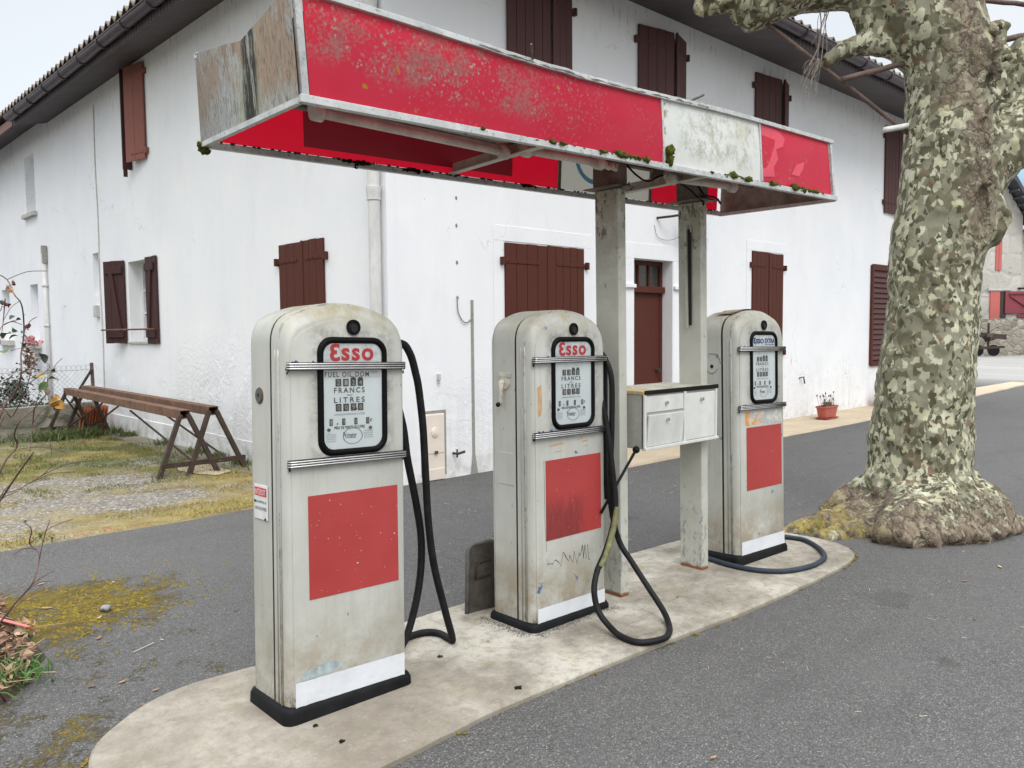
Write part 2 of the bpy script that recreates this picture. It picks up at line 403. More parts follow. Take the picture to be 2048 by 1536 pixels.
def m_slab():
    k = NM('pale_concrete')
    p = k.pos(); x, y, z = k.sep(p)
    f = k.noise(p, 2.6, 7, .68); g = k.noise(p, 16, 6, .72); s = k.noise(p, 140, 2, .6)
    c = k.mix(k.mr(f, .34, .66), (.18, .16, .13), (.40, .37, .31))
    c = k.mix(k.mr(k.noise(p, 1.3, 4), .46, .62, 0, .75), c, (.50, .475, .41))
    c = k.mix(k.mr(g, .47, .62, 0, .45), c, (.15, .125, .09)); c = k.mix(k.mr(k.noise(p, 34, 6, .8), .56, .64, 0, .5), c, (.52, .49, .43))
    c = k.mix(k.mul(k.mr(k.noise(p, 5, 5, .7), .56, .66), .35), c, (.30, .29, .14))
    c = k.mix(k.mr(s, .58, .68, 0, .55), c, (.16, .14, .12))
    v = k.vor(p, 55, 'F1'); c = k.mix(k.mul(k.mr(v, .10, .16, .8, 0), k.mr(k.noise(p, 6), .55, .6)), c, (.07, .055, .04))
    x, y, z = k.sep(p)
    c = k.mix(k.mul(k.mr(x, 3.0, 1.6, 0, .6, True), k.mr(k.noise(p, 3.4, 7, .75), .36, .56, .35, 1)), c, (.21, .18, .14))
    e = k.vor(k.warp(p, 2.5, .7), .42, 'DISTANCE_TO_EDGE')
    c = k.mix(k.mul(k.mr(e, 0, .002, .5, 0), k.mr(k.noise(p, .9, 2), .52, .56)), c, (.12, .10, .08))
    edge = k.mr(z, -.028, -.004, .7, 0)
    c = k.mix(edge, c, (.20, .18, .13))
    return k.fin(c, .9, k.bump(k.mt('ADD', g, k.mul(s, .5)), .45, .005), 0, .25)
def m_yard():
    k = NM('gravel_and_turf')
    p = k.pos(); x, y, z = k.sep(p)
    cl = k.sep(k.vor(k.warp(p, 14, .04), 34, 'F1', 'Color')); d = k.vor(p, 34, 'F1')
    gv = k.mix(cl[0], (.21, .19, .16), (.48, .44, .38))
    gv = k.mix(k.mr(cl[1], .85, .86), gv, (.58, .56, .52))
    gv = k.mix(k.mr(d, .25, .55, 0, .6), gv, (.08, .07, .06))
    n = k.noise(k.warp(p, 2.2, .5), 1.0, 6, .65)
    cen = k.mul(k.box(x, .6, 3.7, .6), k.box(y, 7.9, 11.0, .7))
    gm = k.mr(k.mt('SUBTRACT', n, k.mul(k.mt('SUBTRACT', cen, .5), .18)), .40, .60)
    tf = k.mix(k.mr(k.noise(p, 3.2, 5, .7), .35, .65), (.23, .185, .07), (.40, .32, .15))
    tf = k.mix(k.mul(k.mr(y, 9.3, 11, 0, 1, True), k.mr(k.noise(p, 2, 4), .35, .55)), tf, (.13, .135, .045))
    tf = k.mix(k.mr(k.noise(p, 60, 3, .7), .45, .65, 0, .5), tf, (.05, .05, .015))
    c = k.mix(gm, gv, tf)
    rd = k.mul(k.mr(k.noise(k.warp(p, 6, .2), 2.6, 8, .8), .595, .63), k.mr(y, 10, 7.4, .2, 1, True))
    c = k.mix(k.mul(rd, .85), c, k.mix(cl[2], (.17, .04, .035), (.42, .13, .11)))
    h = k.mt('ADD', k.mt('SUBTRACT', .5, d), k.mul(k.noise(p, 40, 5, .75), 1.2))
    return k.fin(c, .95, k.bump(h, .9, .015), 0, .2)
def m_walk():
    k = NM('tan_sidewalk')
    p = k.pos()
    f = k.noise(p, 2, 6, .65); g = k.noise(p, 50, 4, .7)
    c = k.mix(k.mr(f, .3, .7), (.42, .34, .235), (.54, .45, .33))
    c = k.mix(k.mr(g, .5, .7, 0, .4), c, (.30, .25, .18))
    return k.fin(c, .88, k.bump(g, .3, .004), 0, .3)
def m_rust(name, a=(.10, .055, .035), b=(.22, .115, .07)):
    k = NM(name)
    p = k.obj(); f = k.noise(p, 7, 7, .72); g = k.noise(p, 60, 4, .75)
    c = k.mix(k.mr(f, .35, .65), a, b)
    c = k.mix(k.mr(g, .5, .7, 0, .6), c, tuple(q * .35 for q in a))
    c = k.mix(k.mr(k.noise(p, 16, 5, .75), .64, .68, 0, .55), c, (.30, .28, .25))
    return k.fin(c, .82, k.bump(k.mt('ADD', f, g), .35, .004), .1)
def m_post():
    k = NM('flaking_cream_post_paint')
    p = k.pos(); x, y, z = k.sep(p)
    f = k.noise(p, 4, 6, .65)
    c = k.mix(k.mr(f, .3, .7), (.40, .40, .34), (.50, .50, .45))
    ch = k.noise(k.pos(scale=(1, 1, .45)), 26, 7, .8)
    up = k.mr(z, 1.6, 2.4, 0, .13, True); lo = k.mr(z, 1.0, .1, 0, .15, True)
    c = k.mix(k.mr(k.mt('ADD', ch, lo), .675, .69), c, (.27, .26, .25))
    c = k.mix(k.mr(k.mt('ADD', k.noise(k.pos(scale=(1, 1, .5)), 20, 7, .8), up), .66, .70), c, (.06, .05, .035))
    c = k.mix(k.mul(k.mr(z, 1.6, 2.4, 0, .6), k.mr(k.noise(p, 9, 6, .7), .40, .55)), c, (.21, .20, .13))
    c = k.mix(k.mr(k.mt('ADD', z, k.mul(k.noise(p, 30, 3), .03)), .030, .045, 1, 0), c, (.19, .075, .025))
    c = k.mix(k.mul(k.mr(k.noise(k.pos(scale=(1, 1, .3)), 17, 6, .8), .66, .675), k.mr(y, 3.0, 3.03, 1, 0)), c, (.10, .02, .018))
    return k.fin(c, .55, k.bump(ch, .25, .003))
def m_dial():
    k = NM('enamel_dial')
    v = k.obj(); f = k.noise(v, 5, 5, .6)
    c = k.mix(k.mr(f, .3, .7), (.74, .80, .80), (.80, .85, .85))
    x, y, z = k.sep(v)
    c = k.mix(k.mul(k.mr(k.noise(v, 20, 6, .75), .48, .62), k.mr(z, 1.40, 1.45, 0, .45)), c, (.30, .31, .30))
    return k.fin(c, .28)
def m_brick(name, a, b, mortar, sc_=1.0):
    k = NM(name)
    p = k.warp(k.pos(), 1.3, .25)
    cl = k.sep(k.vor(p, 2.6 * sc_, 'F1', 'Color')); e = k.vor(p, 2.6 * sc_, 'DISTANCE_TO_EDGE')
    c = k.mix(cl[0], a, b)
    c = k.mix(k.mr(k.noise(k.pos(), 1.1, 6, .7), .4, .65, 0, .7), c, mortar)
    c = k.mix(k.mr(e, .02, .09, .8, 0), c, mortar)
    c = k.mix(k.mr(k.noise(k.pos(), 4, 6, .75), .58, .66, 0, .6), c, tuple(q * .3 for q in a))
    return k.fin(c, .95, k.bump(k.mt('ADD', k.mr(e, 0, .15), k.noise(k.pos(), 8, 5, .7)), .7, .05), 0, .2)
def m_soffit():
    k = NM('dark_boarded_soffit')
    x, y, z = k.sep(k.pos())
    t = k.mt('FRACT', k.mul(k.mt('ADD', x, y), 9.0))
    f = k.noise(k.pos(), 3, 4)
    c = k.mix(k.mr(f, .3, .7), (.075, .060, .066), (.115, .095, .10))
    ln = k.mr(k.mt('ABSOLUTE', k.mt('SUBTRACT', t, .5)), .30, .42, 0, 1)
    c = k.mix(k.mul(ln, .9), c, (.015, .012, .014))
    return k.fin(c, .75, k.bump(ln, -.5, .01))
def m_tiles():
    k = NM('weathered_roof_tile')
    p = k.pos(); f = k.noise(p, 2.4, 6, .7); g = k.noise(p, 12, 5, .7)
    c = k.mix(k.mr(f, .35, .65), (.11, .085, .07), (.25, .21, .17))
    c = k.mix(k.mr(g, .52, .66, 0, .6), c, (.06, .065, .05))
    return k.fin(c, .9, k.bump(g, .4, .01), 0, .3)
def m_moss():
    k = NM('moss')
    v = k.obj(); f = k.noise(v, 30, 4, .7); g = k.noise(v, 220, 2, .6)
    c = k.mix(k.mr(f, .35, .65), (.045, .055, .010), (.16, .17, .03))
    c = k.mix(k.mr(g, .4, .6, 0, .6), c, (.03, .028, .008))
    return k.fin(c, 1, k.bump(g, 1, .006), 0, .1)
def m_glassy():
    k = NM('cover_glass')
    tr = k.n('BsdfTransparent'); gl = k.n('BsdfGlossy'); gl.inputs['Roughness'].default_value = .06
    fr = k.n('Fresnel'); fr.inputs[0].default_value = 1.45
    ms = k.n('MixShader')
    k.t.links.new(k.mul(fr.outputs[0], .7), ms.inputs[0]); k.t.links.new(tr.outputs[0], ms.inputs[1]); k.t.links.new(gl.outputs[0], ms.inputs[2])
    k.t.links.new(ms.outputs[0], k.out.inputs[0])
    return k.m

WALL = m_wall()
BROWN = m_shutter('brown_shutter_paint', (.080, .021, .013), (.100, .034, .023))
PURP = m_shutter('weathered_brown_shutter_paint', (.078, .034, .031), (.115, .065, .060))
SALMON = m_shutter('faded_salmon_shutter_paint', (.23, .085, .065), (.28, .12, .095))
DBROWN = m_shutter('dark_brown_shutter_paint', (.048, .020, .020), (.075, .038, .036))
PUMP = [m_pump(1, .45), m_pump(4, .6), m_pump(9, .55)]
REDP = [m_redpaint('red_poster_paint', 1, False), m_redpaint('scuffed_red_poster_paint', 5, True), m_redpaint('red_poster_paint', 8, False)]
RUBBER = simple('black_rubber', (.008, .008, .008), .35, 14, .6, 0, .2, .003, .15)
FRAMEB = simple('black_gasket', (.003, .003, .003), .3, 20, .55, 0, .15, .002, .12)
BASEB = simple('black_painted_base', (.008, .0082, .009), .6, 9, .6, 0, .25, .004, .15)
HOSE = simple('black_hose_rubber', (.010, .010, .011), .6, 18, .55, 0, .3, .003, .2)
HOSEB = simple('blue_black_hose_rubber', (.028, .038, .052), .35, 18, .6, 0, .4, .003, .3)
WORN = simple('green_yellow_worn_rubber', (.17, .17, .075), .5, 30, .8)
CHROME = simple('worn_chrome', (.60, .585, .575), .15, 6, .24, 1, 0, .001)
DARK = simple('dark_gap', (.012, .012, .012), .2, 5, .9)
DIAL = m_dial()
GLASS = m_glassy()
INKR = simple('red_lettering', (.62, .025, .035), .08, 10, .45)
INKB = simple('dark_blue_lettering', (.015, .03, .22), .1, 10, .5)
INKK = simple('grey_black_lettering', (.075, .085, .09), .2, 10, .6)
INKG = simple('faint_grey_lettering', (.26, .29, .30), .2, 10, .6)
DRUM = simple('number_drum', (.075, .078, .07), .4, 60, .5)
DIGIT = simple('drum_digit', (.40, .40, .36), .2, 40, .6)
STICK = simple('peeling_white_sticker', (.62, .64, .67), .08, 5, .6, 0, .3, .006, sp=.06)
ORANGE = simple('torn_orange_sticker', (.52, .33, .17), .3, 20, .8)
SIGNW = simple('white_sign_enamel', (.66, .67, .66), .1, 20, .45, sp=.1)
STEEL = simple('cream_painted_steel', (.52, .49, .42), .25, 12, .5)
CABW = simple('off_white_cabinet_paint', (.60, .61, .57), .14, 5, .45, 0, .06, .002, .5, (1, 1, .4), .22)
CABG = simple('grey_cabinet_side', (.38, .375, .34), .15, 8, .5)
RUSTB = simple('grimy_canopy_steel', (.17, .135, .11), .5, 11, .7, 0, .3)
TUBE = simple('grey_lamp_tube', (.62, .60, .55), .25, 12, .45)
RED_C = m_canopy_red()
RED_I = m_translucent('red_acrylic_inside', (.42, .003, .012), (.80, .008, .035), .5)
WHITE_I = m_translucent('white_acrylic_inside', (.50, .49, .42), (.7, .69, .6), .35)
MAROON = m_translucent('backed_red_acrylic', (.17, .005, .012), (.30, .01, .02), .2)
WHITE_C = m_canopy_white()
PALERED = simple('faded_pink_red_acrylic', (.66, .052, .095), .06, 6, .4)
GALV = m_galv_end()
ALU = m_alu()
BARK = m_bark()
ASPH = m_asphalt()
SLAB = m_slab()
YARD = m_yard()
WALK = m_walk()
RUST = m_rust('rusty_steel')
RUSTD = m_rust('dark_rusty_steel', (.032, .022, .017), (.075, .046, .034))
PIPEM = m_rust('brown_iron_pipe', (.085, .055, .045), (.16, .11, .09))
POST = m_post()
SOFFIT = m_soffit()
TILES = m_tiles()
GUTTER = simple('purple_brown_zinc_gutter', (.075, .058, .070), .5, 4, .42, .3, .35, .01)
FASCIA = simple('faded_pink_fascia_board', (.26, .15, .14), .15, 5, .8)
MOSS = m_moss()
TERRA = simple('terracotta', (.40, .13, .06), .35, 12, .85)
PLASTIC = simple('terracotta_plastic', (.42, .10, .075), .12, 8, .5)
SOIL = simple('potting_soil', (.045, .03, .02), .5, 40, 1, 0, .6, .01)
DRY = simple('dry_stalk', (.20, .12, .08), .4, 30, .9)
LAVDRY = simple('dry_violet_bloom', (.13, .10, .15), .3, 30, .9)
PEACH = simple('peach_plastic_cover', (.74, .66, .57), .04, 5, .5, 0, .04, sp=.08)
GREYP = simple('grey_mortar_patch', (.30, .29, .26), .2, 22, .9, 0, .4)
PVCW = simple('white_pvc_pipe', (.64, .64, .62), .15, 5, .6, stretch=(1, 1, .3))
SILL = simple('stone_sill', (.50, .49, .46), .2, 9, .9)
PANE = simple('window_glass', (.12, .14, .15), .2, 2, .08)
PANED = simple('dark_dusty_glass', (.035, .028, .024), .4, 3, .25)
TRIMW = simple('white_joinery_paint', (.70, .71, .71), .08, 6, .5)
CONC = m_brick('lichen_stained_concrete', (.26, .25, .20), (.36, .35, .30), (.17, .16, .12), .5)
STONE = m_brick('rubble_stone', (.20, .175, .14), (.40, .36, .30), (.28, .26, .22), 1.2)
RENDER = m_brick('patchy_grey_render', (.42, .40, .36), (.56, .54, .49), (.47, .45, .41), .35)
FRED = simple('faded_red_shutter', (.50, .13, .11), .08, 3, .7)
FMAR = simple('maroon_gate_paint', (.24, .045, .06), .1, 3, .7)
FROOF = simple('blue_black_slate_roof', (.05, .06, .075), .3, 2, .6)
WIRE = simple('grey_wire', (.26, .25, .24), .2, 20, .6, .3)
LEAFM = {}
for _k, _c in {'g': (.09, .15, .045), 'G': (.06, .15, .03), 'd': (.055, .075, .06), 'y': (.34, .26, .045), 'o': (.42, .22, .04), 'b': (.15, .08, .04), 'p': (.42, .27, .17), 'r': (.16, .045, .045), 'k': (.50, .20, .21)}.items():
    LEAFM[_k] = simple('leaf_colour', _c, .45, 45, .7)
STEM = simple('thorny_rose_stem', (.12, .065, .05), .4, 20, .7)
FOL = simple('dark_shrub_foliage', (.035, .06, .035), .6, 25, .8)
GRASSM = simple('yellow_green_grass', (.36, .29, .085), .4, 1.5, .9)
WEEDM = simple('green_weed_leaf', (.10, .13, .04), .5, 8, .8)
LITTER = [simple('dry_leaf', c, .3, 40, .85) for c in ((.34, .21, .12), (.24, .13, .08), (.42, .31, .20), (.16, .09, .055))]
HILLM = simple('haze_tinted_slope', (.16, .26, .33), .3, .01, .95, 0, 0)  # woodland colour shifted to blue, air haze painted into the base

# ------------------------------------------------------------------ mesh helpers
RM = {}          # object -> world matrix of its thing's root
def tag(o, label=None, cat=None, group=None, kind=None):
    for a, b in (('label', label), ('category', cat), ('group', group), ('kind', kind)):
        if b: o[a] = b
    return o
def thing(name, label, cat, loc=(0, 0, 0), rot=None, group=None):
    o = bpy.data.objects.new(name, None)
    o.empty_display_size = .1
    COL.objects.link(o)
    M = Matrix.Translation(loc) @ (rot if rot else Matrix.Identity(4))
    o.matrix_world = M
    RM[o.name] = M
    return tag(o, label, cat, group)
class MB:
    def __init__(s): s.v = []; s.f = []; s.c = []
    def cut(s): s.c.append((len(s.v), len(s.f))); return s      # next piece becomes a mesh of its own
    def add(s, vs, fs):
        b = len(s.v); s.v += [tuple(q) for q in vs]; s.f += [tuple(b + i for i in f) for f in fs]
        return s
    def box(s, a, b, M=None):
        x0, y0, z0 = a; x1, y1, z1 = b
        vs = [Vector(q) for q in ((x0, y0, z0), (x1, y0, z0), (x1, y1, z0), (x0, y1, z0), (x0, y0, z1), (x1, y0, z1), (x1, y1, z1), (x0, y1, z1))]
        if M: vs = [M @ q for q in vs]
        return s.add(vs, [(3, 2, 1, 0), (4, 5, 6, 7), (0, 1, 5, 4), (1, 2, 6, 5), (2, 3, 7, 6), (3, 0, 4, 7)])
    def beam(s, p, q, w, h, up=(0, 0, 1)):
        p = Vector(p); q = Vector(q); d = (q - p); L = d.length; d.normalize()
        u = Vector(up); r = d.cross(u)
        if r.length < 1e-4: r = d.cross(Vector((1, 0, 0)))
        r.normalize(); u = r.cross(d)
        vs = [p + d * (L * i) + r * (w / 2 * j) + u * (h / 2 * k) for i in (0, 1) for j, k in ((-1, -1), (1, -1), (1, 1), (-1, 1))]
        return s.add(vs, [(3, 2, 1, 0), (4, 5, 6, 7), (0, 1, 5, 4), (1, 2, 6, 5), (2, 3, 7, 6), (3, 0, 4, 7)])
    def tube(s, pts, r, n=10, caps=True, sx=1):
        pts = [Vector(p) for p in pts]
        if not isinstance(r, (list, tuple)): r = [r] * len(pts)
        t = (pts[1] - pts[0]).normalized(); a = Vector((0, 0, 1)) if abs(t.z) < .9 else Vector((1, 0, 0))
        u = t.cross(a).normalized(); vs = []
        for i, p in enumerate(pts):
            t2 = (pts[min(i + 1, len(pts) - 1)] - pts[max(i - 1, 0)]).normalized()
            u = (u - t2 * u.dot(t2)).normalized(); w_ = t2.cross(u)
            vs += [p + (u * math.cos(2 * PI * k / n) * sx + w_ * math.sin(2 * PI * k / n)) * r[i] for k in range(n)]
        fs = [(i * n + k, i * n + (k + 1) % n, (i + 1) * n + (k + 1) % n, (i + 1) * n + k) for i in range(len(pts) - 1) for k in range(n)]
        if caps: fs += [tuple(reversed(range(n))), tuple((len(pts) - 1) * n + k for k in range(n))]
        return s.add(vs, fs)
    def loft(s, loops, cap0=True, cap1=True, closed=True):
        n = len(loops[0]); vs = [p for l in loops for p in l]
        m_ = n if closed else n - 1
        fs = [(i * n + k, i * n + (k + 1) % n, (i + 1) * n + (k + 1) % n, (i + 1) * n + k) for i in range(len(loops) - 1) for k in range(m_)]
        if cap0: fs.append(tuple(reversed(range(n))))
        if cap1: fs.append(tuple((len(loops) - 1) * n + k for k in range(n)))
        return s.add(vs, fs)
    def disc(s, c, r, th, axis='y', n=24, r0=0):
        c = Vector(c)
        def P(a, rr, h):
            x, y = rr * math.cos(a), rr * math.sin(a)
            return c + Vector({'y': (x, h, y), 'x': (h, x, y), 'z': (x, y, h)}[axis])
        A = [2 * PI * k / n for k in range(n)]
        if r0 <= 0: return s.loft([[P(a, r, 0) for a in A], [P(a, r, th) for a in A]])
        L = [[P(a, r0, 0) for a in A], [P(a, r, 0) for a in A], [P(a, r, th) for a in A], [P(a, r0, th) for a in A], [P(a, r0, 0) for a in A]]
        return s.loft(L, False, False)
    def blob(s, c, r, sq=(1, 1, 1), n=8, jit=.2, seed=0):
        c = Vector(c); vs = []; rr = random.Random(seed)
        off = Vector((rr.random() * 9, rr.random() * 9, rr.random() * 9))
        for i in range(n + 1):
            th = PI * i / n
            for k in range(n * 2):
                ph = PI * k / n
                d = Vector((math.sin(th) * math.cos(ph), math.sin(th) * math.sin(ph), math.cos(th)))
                q = r * (1 + jit * 2 * noise.noise(d * 1.6 + off) + jit * noise.noise(d * 4 + off))
                vs.append(c + Vector((d.x * sq[0], d.y * sq[1], d.z * sq[2])) * q)
        w_ = n * 2
        return s.add(vs, [(i * w_ + k, (i + 1) * w_ + k, (i + 1) * w_ + (k + 1) % w_, i * w_ + (k + 1) % w_) for i in range(n) for k in range(w_)])
    def build(s, name, mat, parent=None, world=True, smooth=False, bevel=0, seg=2, angle=35):
        cs = [(0, 0)] + s.c + [(len(s.v), len(s.f))]; o = None
        if s.c:
            for (a, b), (c, d) in zip(cs, cs[1:]):
                if c == a: continue
                q = MB(); q.v = s.v[a:c]; q.f = [tuple(i - a for i in f) for f in s.f[b:d]]
                o2 = q.build(name, mat, parent, world, smooth, bevel, seg, angle); o = o or o2
            return o
        me = bpy.data.meshes.new(name)
        vs = s.v
        M = None
        if parent is not None:
            M = RM[parent.name]
            if world:
                I = M.inverted(); vs = [tuple(I @ Vector(q)) for q in vs]
        me.from_pydata(vs, [], s.f)
        me.validate()
        me.materials.append(mat)
        if smooth: me.polygons.foreach_set('use_smooth', [True] * len(me.polygons))
        me.update()
        o = bpy.data.objects.new(name, me)
        COL.objects.link(o)
        if parent is not None:
            o.parent = parent; RM[o.name] = M
        else: RM[o.name] = Matrix.Identity(4)
        if bevel:
            b = o.modifiers.new('bevel', 'BEVEL'); b.width = bevel; b.segments = seg; b.limit_method = 'ANGLE'; b.angle_limit = R(angle)
        if smooth and (bevel or angle != 35):
            pass
        return o
def autosmooth(o, ang=40):
    me = o.data
    me.polygons.foreach_set('use_smooth', [True] * len(me.polygons))
    try: me.set_sharp_from_angle(angle=R(ang))
    except Exception: pass
    return o
def own(mb, name, mat, label, cat, loc=None, group=None, kind=None, smooth=False, bevel=0):
    """a thing that is one mesh, origin at loc"""
    if loc is None:
        n = len(mb.v); loc = (sum(v[0] for v in mb.v) / n, sum(v[1] for v in mb.v) / n, min(v[2] for v in mb.v))
    mb.v = [(v[0] - loc[0], v[1] - loc[1], v[2] - loc[2]) for v in mb.v]
    o = mb.build(name, mat, None, smooth=smooth, bevel=bevel)
    o.location = loc
    RM[o.name] = Matrix.Translation(loc)
    return tag(o, label, cat, group, kind)
def crom(pts, n=8):
    P = [Vector(p) for p in pts]; P = [P[0] * 2 - P[1]] + P + [P[-1] * 2 - P[-2]]; o = []
    for i in range(1, len(P) - 2):
        a, b, c, d = P[i - 1:i + 3]
        for k in range(n):
            t = k / n
            o.append(.5 * ((2 * b) + (c - a) * t + (2 * a - 5 * b + 4 * c - d) * t * t + (3 * b - a - 3 * c + d) * t ** 3))
    o.append(P[-2]); return o
def rrect(cx, cz, w_, h, r, n=6):
    o = []
    for sx, sz, a0 in ((1, -1, -90), (1, 1, 0), (-1, 1, 90), (-1, -1, 180)):
        for k in range(n + 1):
            a = R(a0 + 90 * k / n)
            o.append((cx + sx * (w_ / 2 - r) + r * math.cos(a), cz + sz * (h / 2 - r) + r * math.sin(a)))
    return o
_tc = {}
def text(name, s, mat, parent, x, z, width, height, y=-.001, ax='front', bold=.0, mirror=False, sp=1.0):
    """lettering as a thin mesh in the parent's local space; x,z = lower left corner"""
    cu = bpy.data.curves.new('t', 'FONT'); cu.body = s; cu.size = 1; cu.extrude = .0; cu.offset = bold; cu.resolution_u = 3; cu.space_character = sp
    to = bpy.data.objects.new('t', cu); COL.objects.link(to)
    bpy.context.view_layer.update()
    ev = to.evaluated_get(bpy.context.evaluated_depsgraph_get())
    me = bpy.data.meshes.new_from_object(ev)
    bpy.data.objects.remove(to); bpy.data.curves.remove(cu)
    vs = [tuple(v.co) for v in me.vertices]; fs = [tuple(p.vertices) for p in me.polygons]
    bpy.data.meshes.remove(me)
    x0 = min(v[0] for v in vs); x1 = max(v[0] for v in vs); y0 = min(v[1] for v in vs); y1 = max(v[1] for v in vs)
    kx = width / (x1 - x0); ky = height / (y1 - y0) if height else kx
    mb = MB(); o = []
    for a, b, _ in vs:
        a = (a - x0) * kx; b = (b - y0) * ky
        if mirror: a = width - a
        o.append((x + a, y, z + b) if ax == 'front' else (y, x - a, z + b))
    mb.add(o, [tuple(reversed(f)) for f in fs] if mirror else fs)
    return mb.build(name, mat, parent, world=False) if parent is not None else mb
T4 = lambda yaw, roll, pit: (Matrix.Rotation(R(yaw), 4, 'Z') @ Matrix.Rotation(R(roll), 4, 'Y') @ Matrix.Rotation(R(pit), 4, 'X'))

# ------------------------------------------------------------------ ground
def gz(x, y):
    return -.03 - .13 * max(0, min(1, (y - 7.0) / 2.5)) if x < 6 else -.03
def sheet(name, xs, ys, zf, mat, kind='structure'):
    vs = [(x, y, zf(x, y)) for y in ys for x in xs]; n = len(xs)
    fs = [(j * n + i, j * n + i + 1, (j + 1) * n + i + 1, (j + 1) * n + i) for j in range(len(ys) - 1) for i in range(n - 1)]
    o = MB().add(vs, fs).build(name, mat)
    return tag(o, kind=kind)
tag(sheet('ground', [-900, -60, -20, -5, 0, 5.9, 6.1, 8, 16, 40, 120, 1800], [-900, -60, -20, 0, 3, 6.95, 7.2, 8, 8.6, 9.2, 9.5, 10, 14, 20, 40, 120, 900, 1800], gz, ASPH), 'dark grey asphalt forecourt')
# turf and gravel yard left of the house
ys_ = [7.02 + i * .12 for i in range(70)]
vs = []; fs = []
for j, y in enumerate(ys_):
    for i in range(42):
        x = -2.0 + i * (6.86 / 41)
        yy = y
        if j == 0: yy = 7.03 + .05 * noise.noise(Vector((x * 1.7, 0, 3))) + .03 * noise.noise(Vector((x * 6, 0, 3)))
        vs.append((x, yy, gz(x, yy) + (-.006 if j == 0 else .012) + (.0 if j == 0 else .010 * noise.noise(Vector((x * 3, yy * 3, 0))) + .006)))
fs = [(j * 42 + i, j * 42 + i + 1, (j + 1) * 42 + i + 1, (j + 1) * 42 + i) for j in range(69) for i in range(41)]
tag(MB().add(vs, fs).build('yard', YARD), 'gravel yard with yellow turf beside the white house', kind='structure')
# pump island slab
isl = [(.83, 3.02), (.865, 3.19), (.93, 3.35), (1.06, 3.49), (1.24, 3.60), (1.48, 3.65), (2.0, 3.60), (2.54, 3.60), (3.03, 3.61), (4.0, 3.60), (4.59, 3.57), (5.1, 3.54), (5.45, 3.47), (5.68, 3.38), (5.82, 3.2), (5.88, 2.97), (5.86, 2.72), (5.74, 2.52), (5.49, 2.42), (5.0, 2.39), (4.15, 2.40), (3.24, 2.46), (2.32, 2.50), (1.74, 2.47), (1.35, 2.48), (1.1, 2.56), (.93, 2.72), (.85, 2.86)]
sm = crom(isl + [isl[0]], 5)[:-1]
sm = [Vector((p.x + .006 * noise.noise(Vector((p.x * 9, p.y * 9, 0))), p.y + .008 * noise.noise(Vector((p.x * 9, p.y * 9, 5))), 0)) for p in sm]
cen = Vector((3.3, 3.03, 0))
def ring(k, z): return [(cen.x + (p.x - cen.x) * (1 + k / 2.4), cen.y + (p.y - cen.y) * (1 + k / .55), z) for p in sm]
mb = MB().loft([ring(.012, -.05), ring(.010, -.012), ring(0, -.001), ring(-.02, 0)], False, True)
o = mb.build('pump_island', SLAB); tag(o, 'low pale concrete island under the pumps', kind='structure')
# sidewalk along the front wall
vs = []
for i in range(60):
    x = 6.75 + i * .33
    yo = 5.95 + .03 * noise.noise(Vector((x, 0, 0))) + max(0, (x - 15)) * .05
    if i == 0: yo = 6.9
    if i == 1: yo = 6.2
    vs += [(x, yo, -.03), (x, yo + .01, -.006), (x, 6.99, .004)]
fs = []
for i in range(59):
    a = i * 3; fs += [(a, a + 3, a + 4, a + 1), (a + 1, a + 4, a + 5, a + 2)]
tag(MB().add(vs, fs).build('sidewalk', WALK), 'tan concrete sidewalk along the front wall', kind='structure')
# concrete strip at the foot of the side wall
vs = []
for i in range(40):
    y = 7.15 + i * .215; w_ = .42 + .10 * noise.noise(Vector((y * 1.1, 0, 7)))
    vs += [(4.86 - w_, y, gz(1, y) + .006), (4.86 - w_ + .01, y, gz(1, y) + .026), (4.87, y, gz(1, y) + .032)]
fs = []
for i in range(39):
    a = i * 3; fs += [(a, a + 1, a + 4, a + 3), (a + 1, a + 2, a + 5, a + 4)]
tag(MB().add(vs, fs).build('pavement', SLAB), 'narrow concrete strip at the foot of the side wall', kind='structure')
# pale sandy patch between the trestle feet
MBp = MB(); pts = [(4.02, 9.85), (4.15, 9.6), (4.4, 9.75), (4.42, 10.3), (4.4, 11.0), (4.15, 10.9), (3.95, 10.3)]
MBp.add([(a, b, gz(1, b) + .030) for a, b in pts], [tuple(range(7))])
tag(MBp.build('sand', WALK), 'patch of pale sand under the rusty trestle', kind='structure')

# hills far behind; distance haze is painted into their blue colour
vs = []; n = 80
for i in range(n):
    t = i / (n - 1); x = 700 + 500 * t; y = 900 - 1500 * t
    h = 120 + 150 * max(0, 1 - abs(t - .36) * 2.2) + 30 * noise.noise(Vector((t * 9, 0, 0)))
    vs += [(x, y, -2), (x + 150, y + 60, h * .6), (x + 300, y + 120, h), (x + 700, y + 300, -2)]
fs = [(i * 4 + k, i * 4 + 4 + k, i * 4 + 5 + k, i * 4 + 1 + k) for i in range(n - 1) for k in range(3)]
tag(MB().add(vs, fs).build('hills', HILLM, smooth=True), 'wooded hills beyond the village, painted haze-blue', kind='structure')

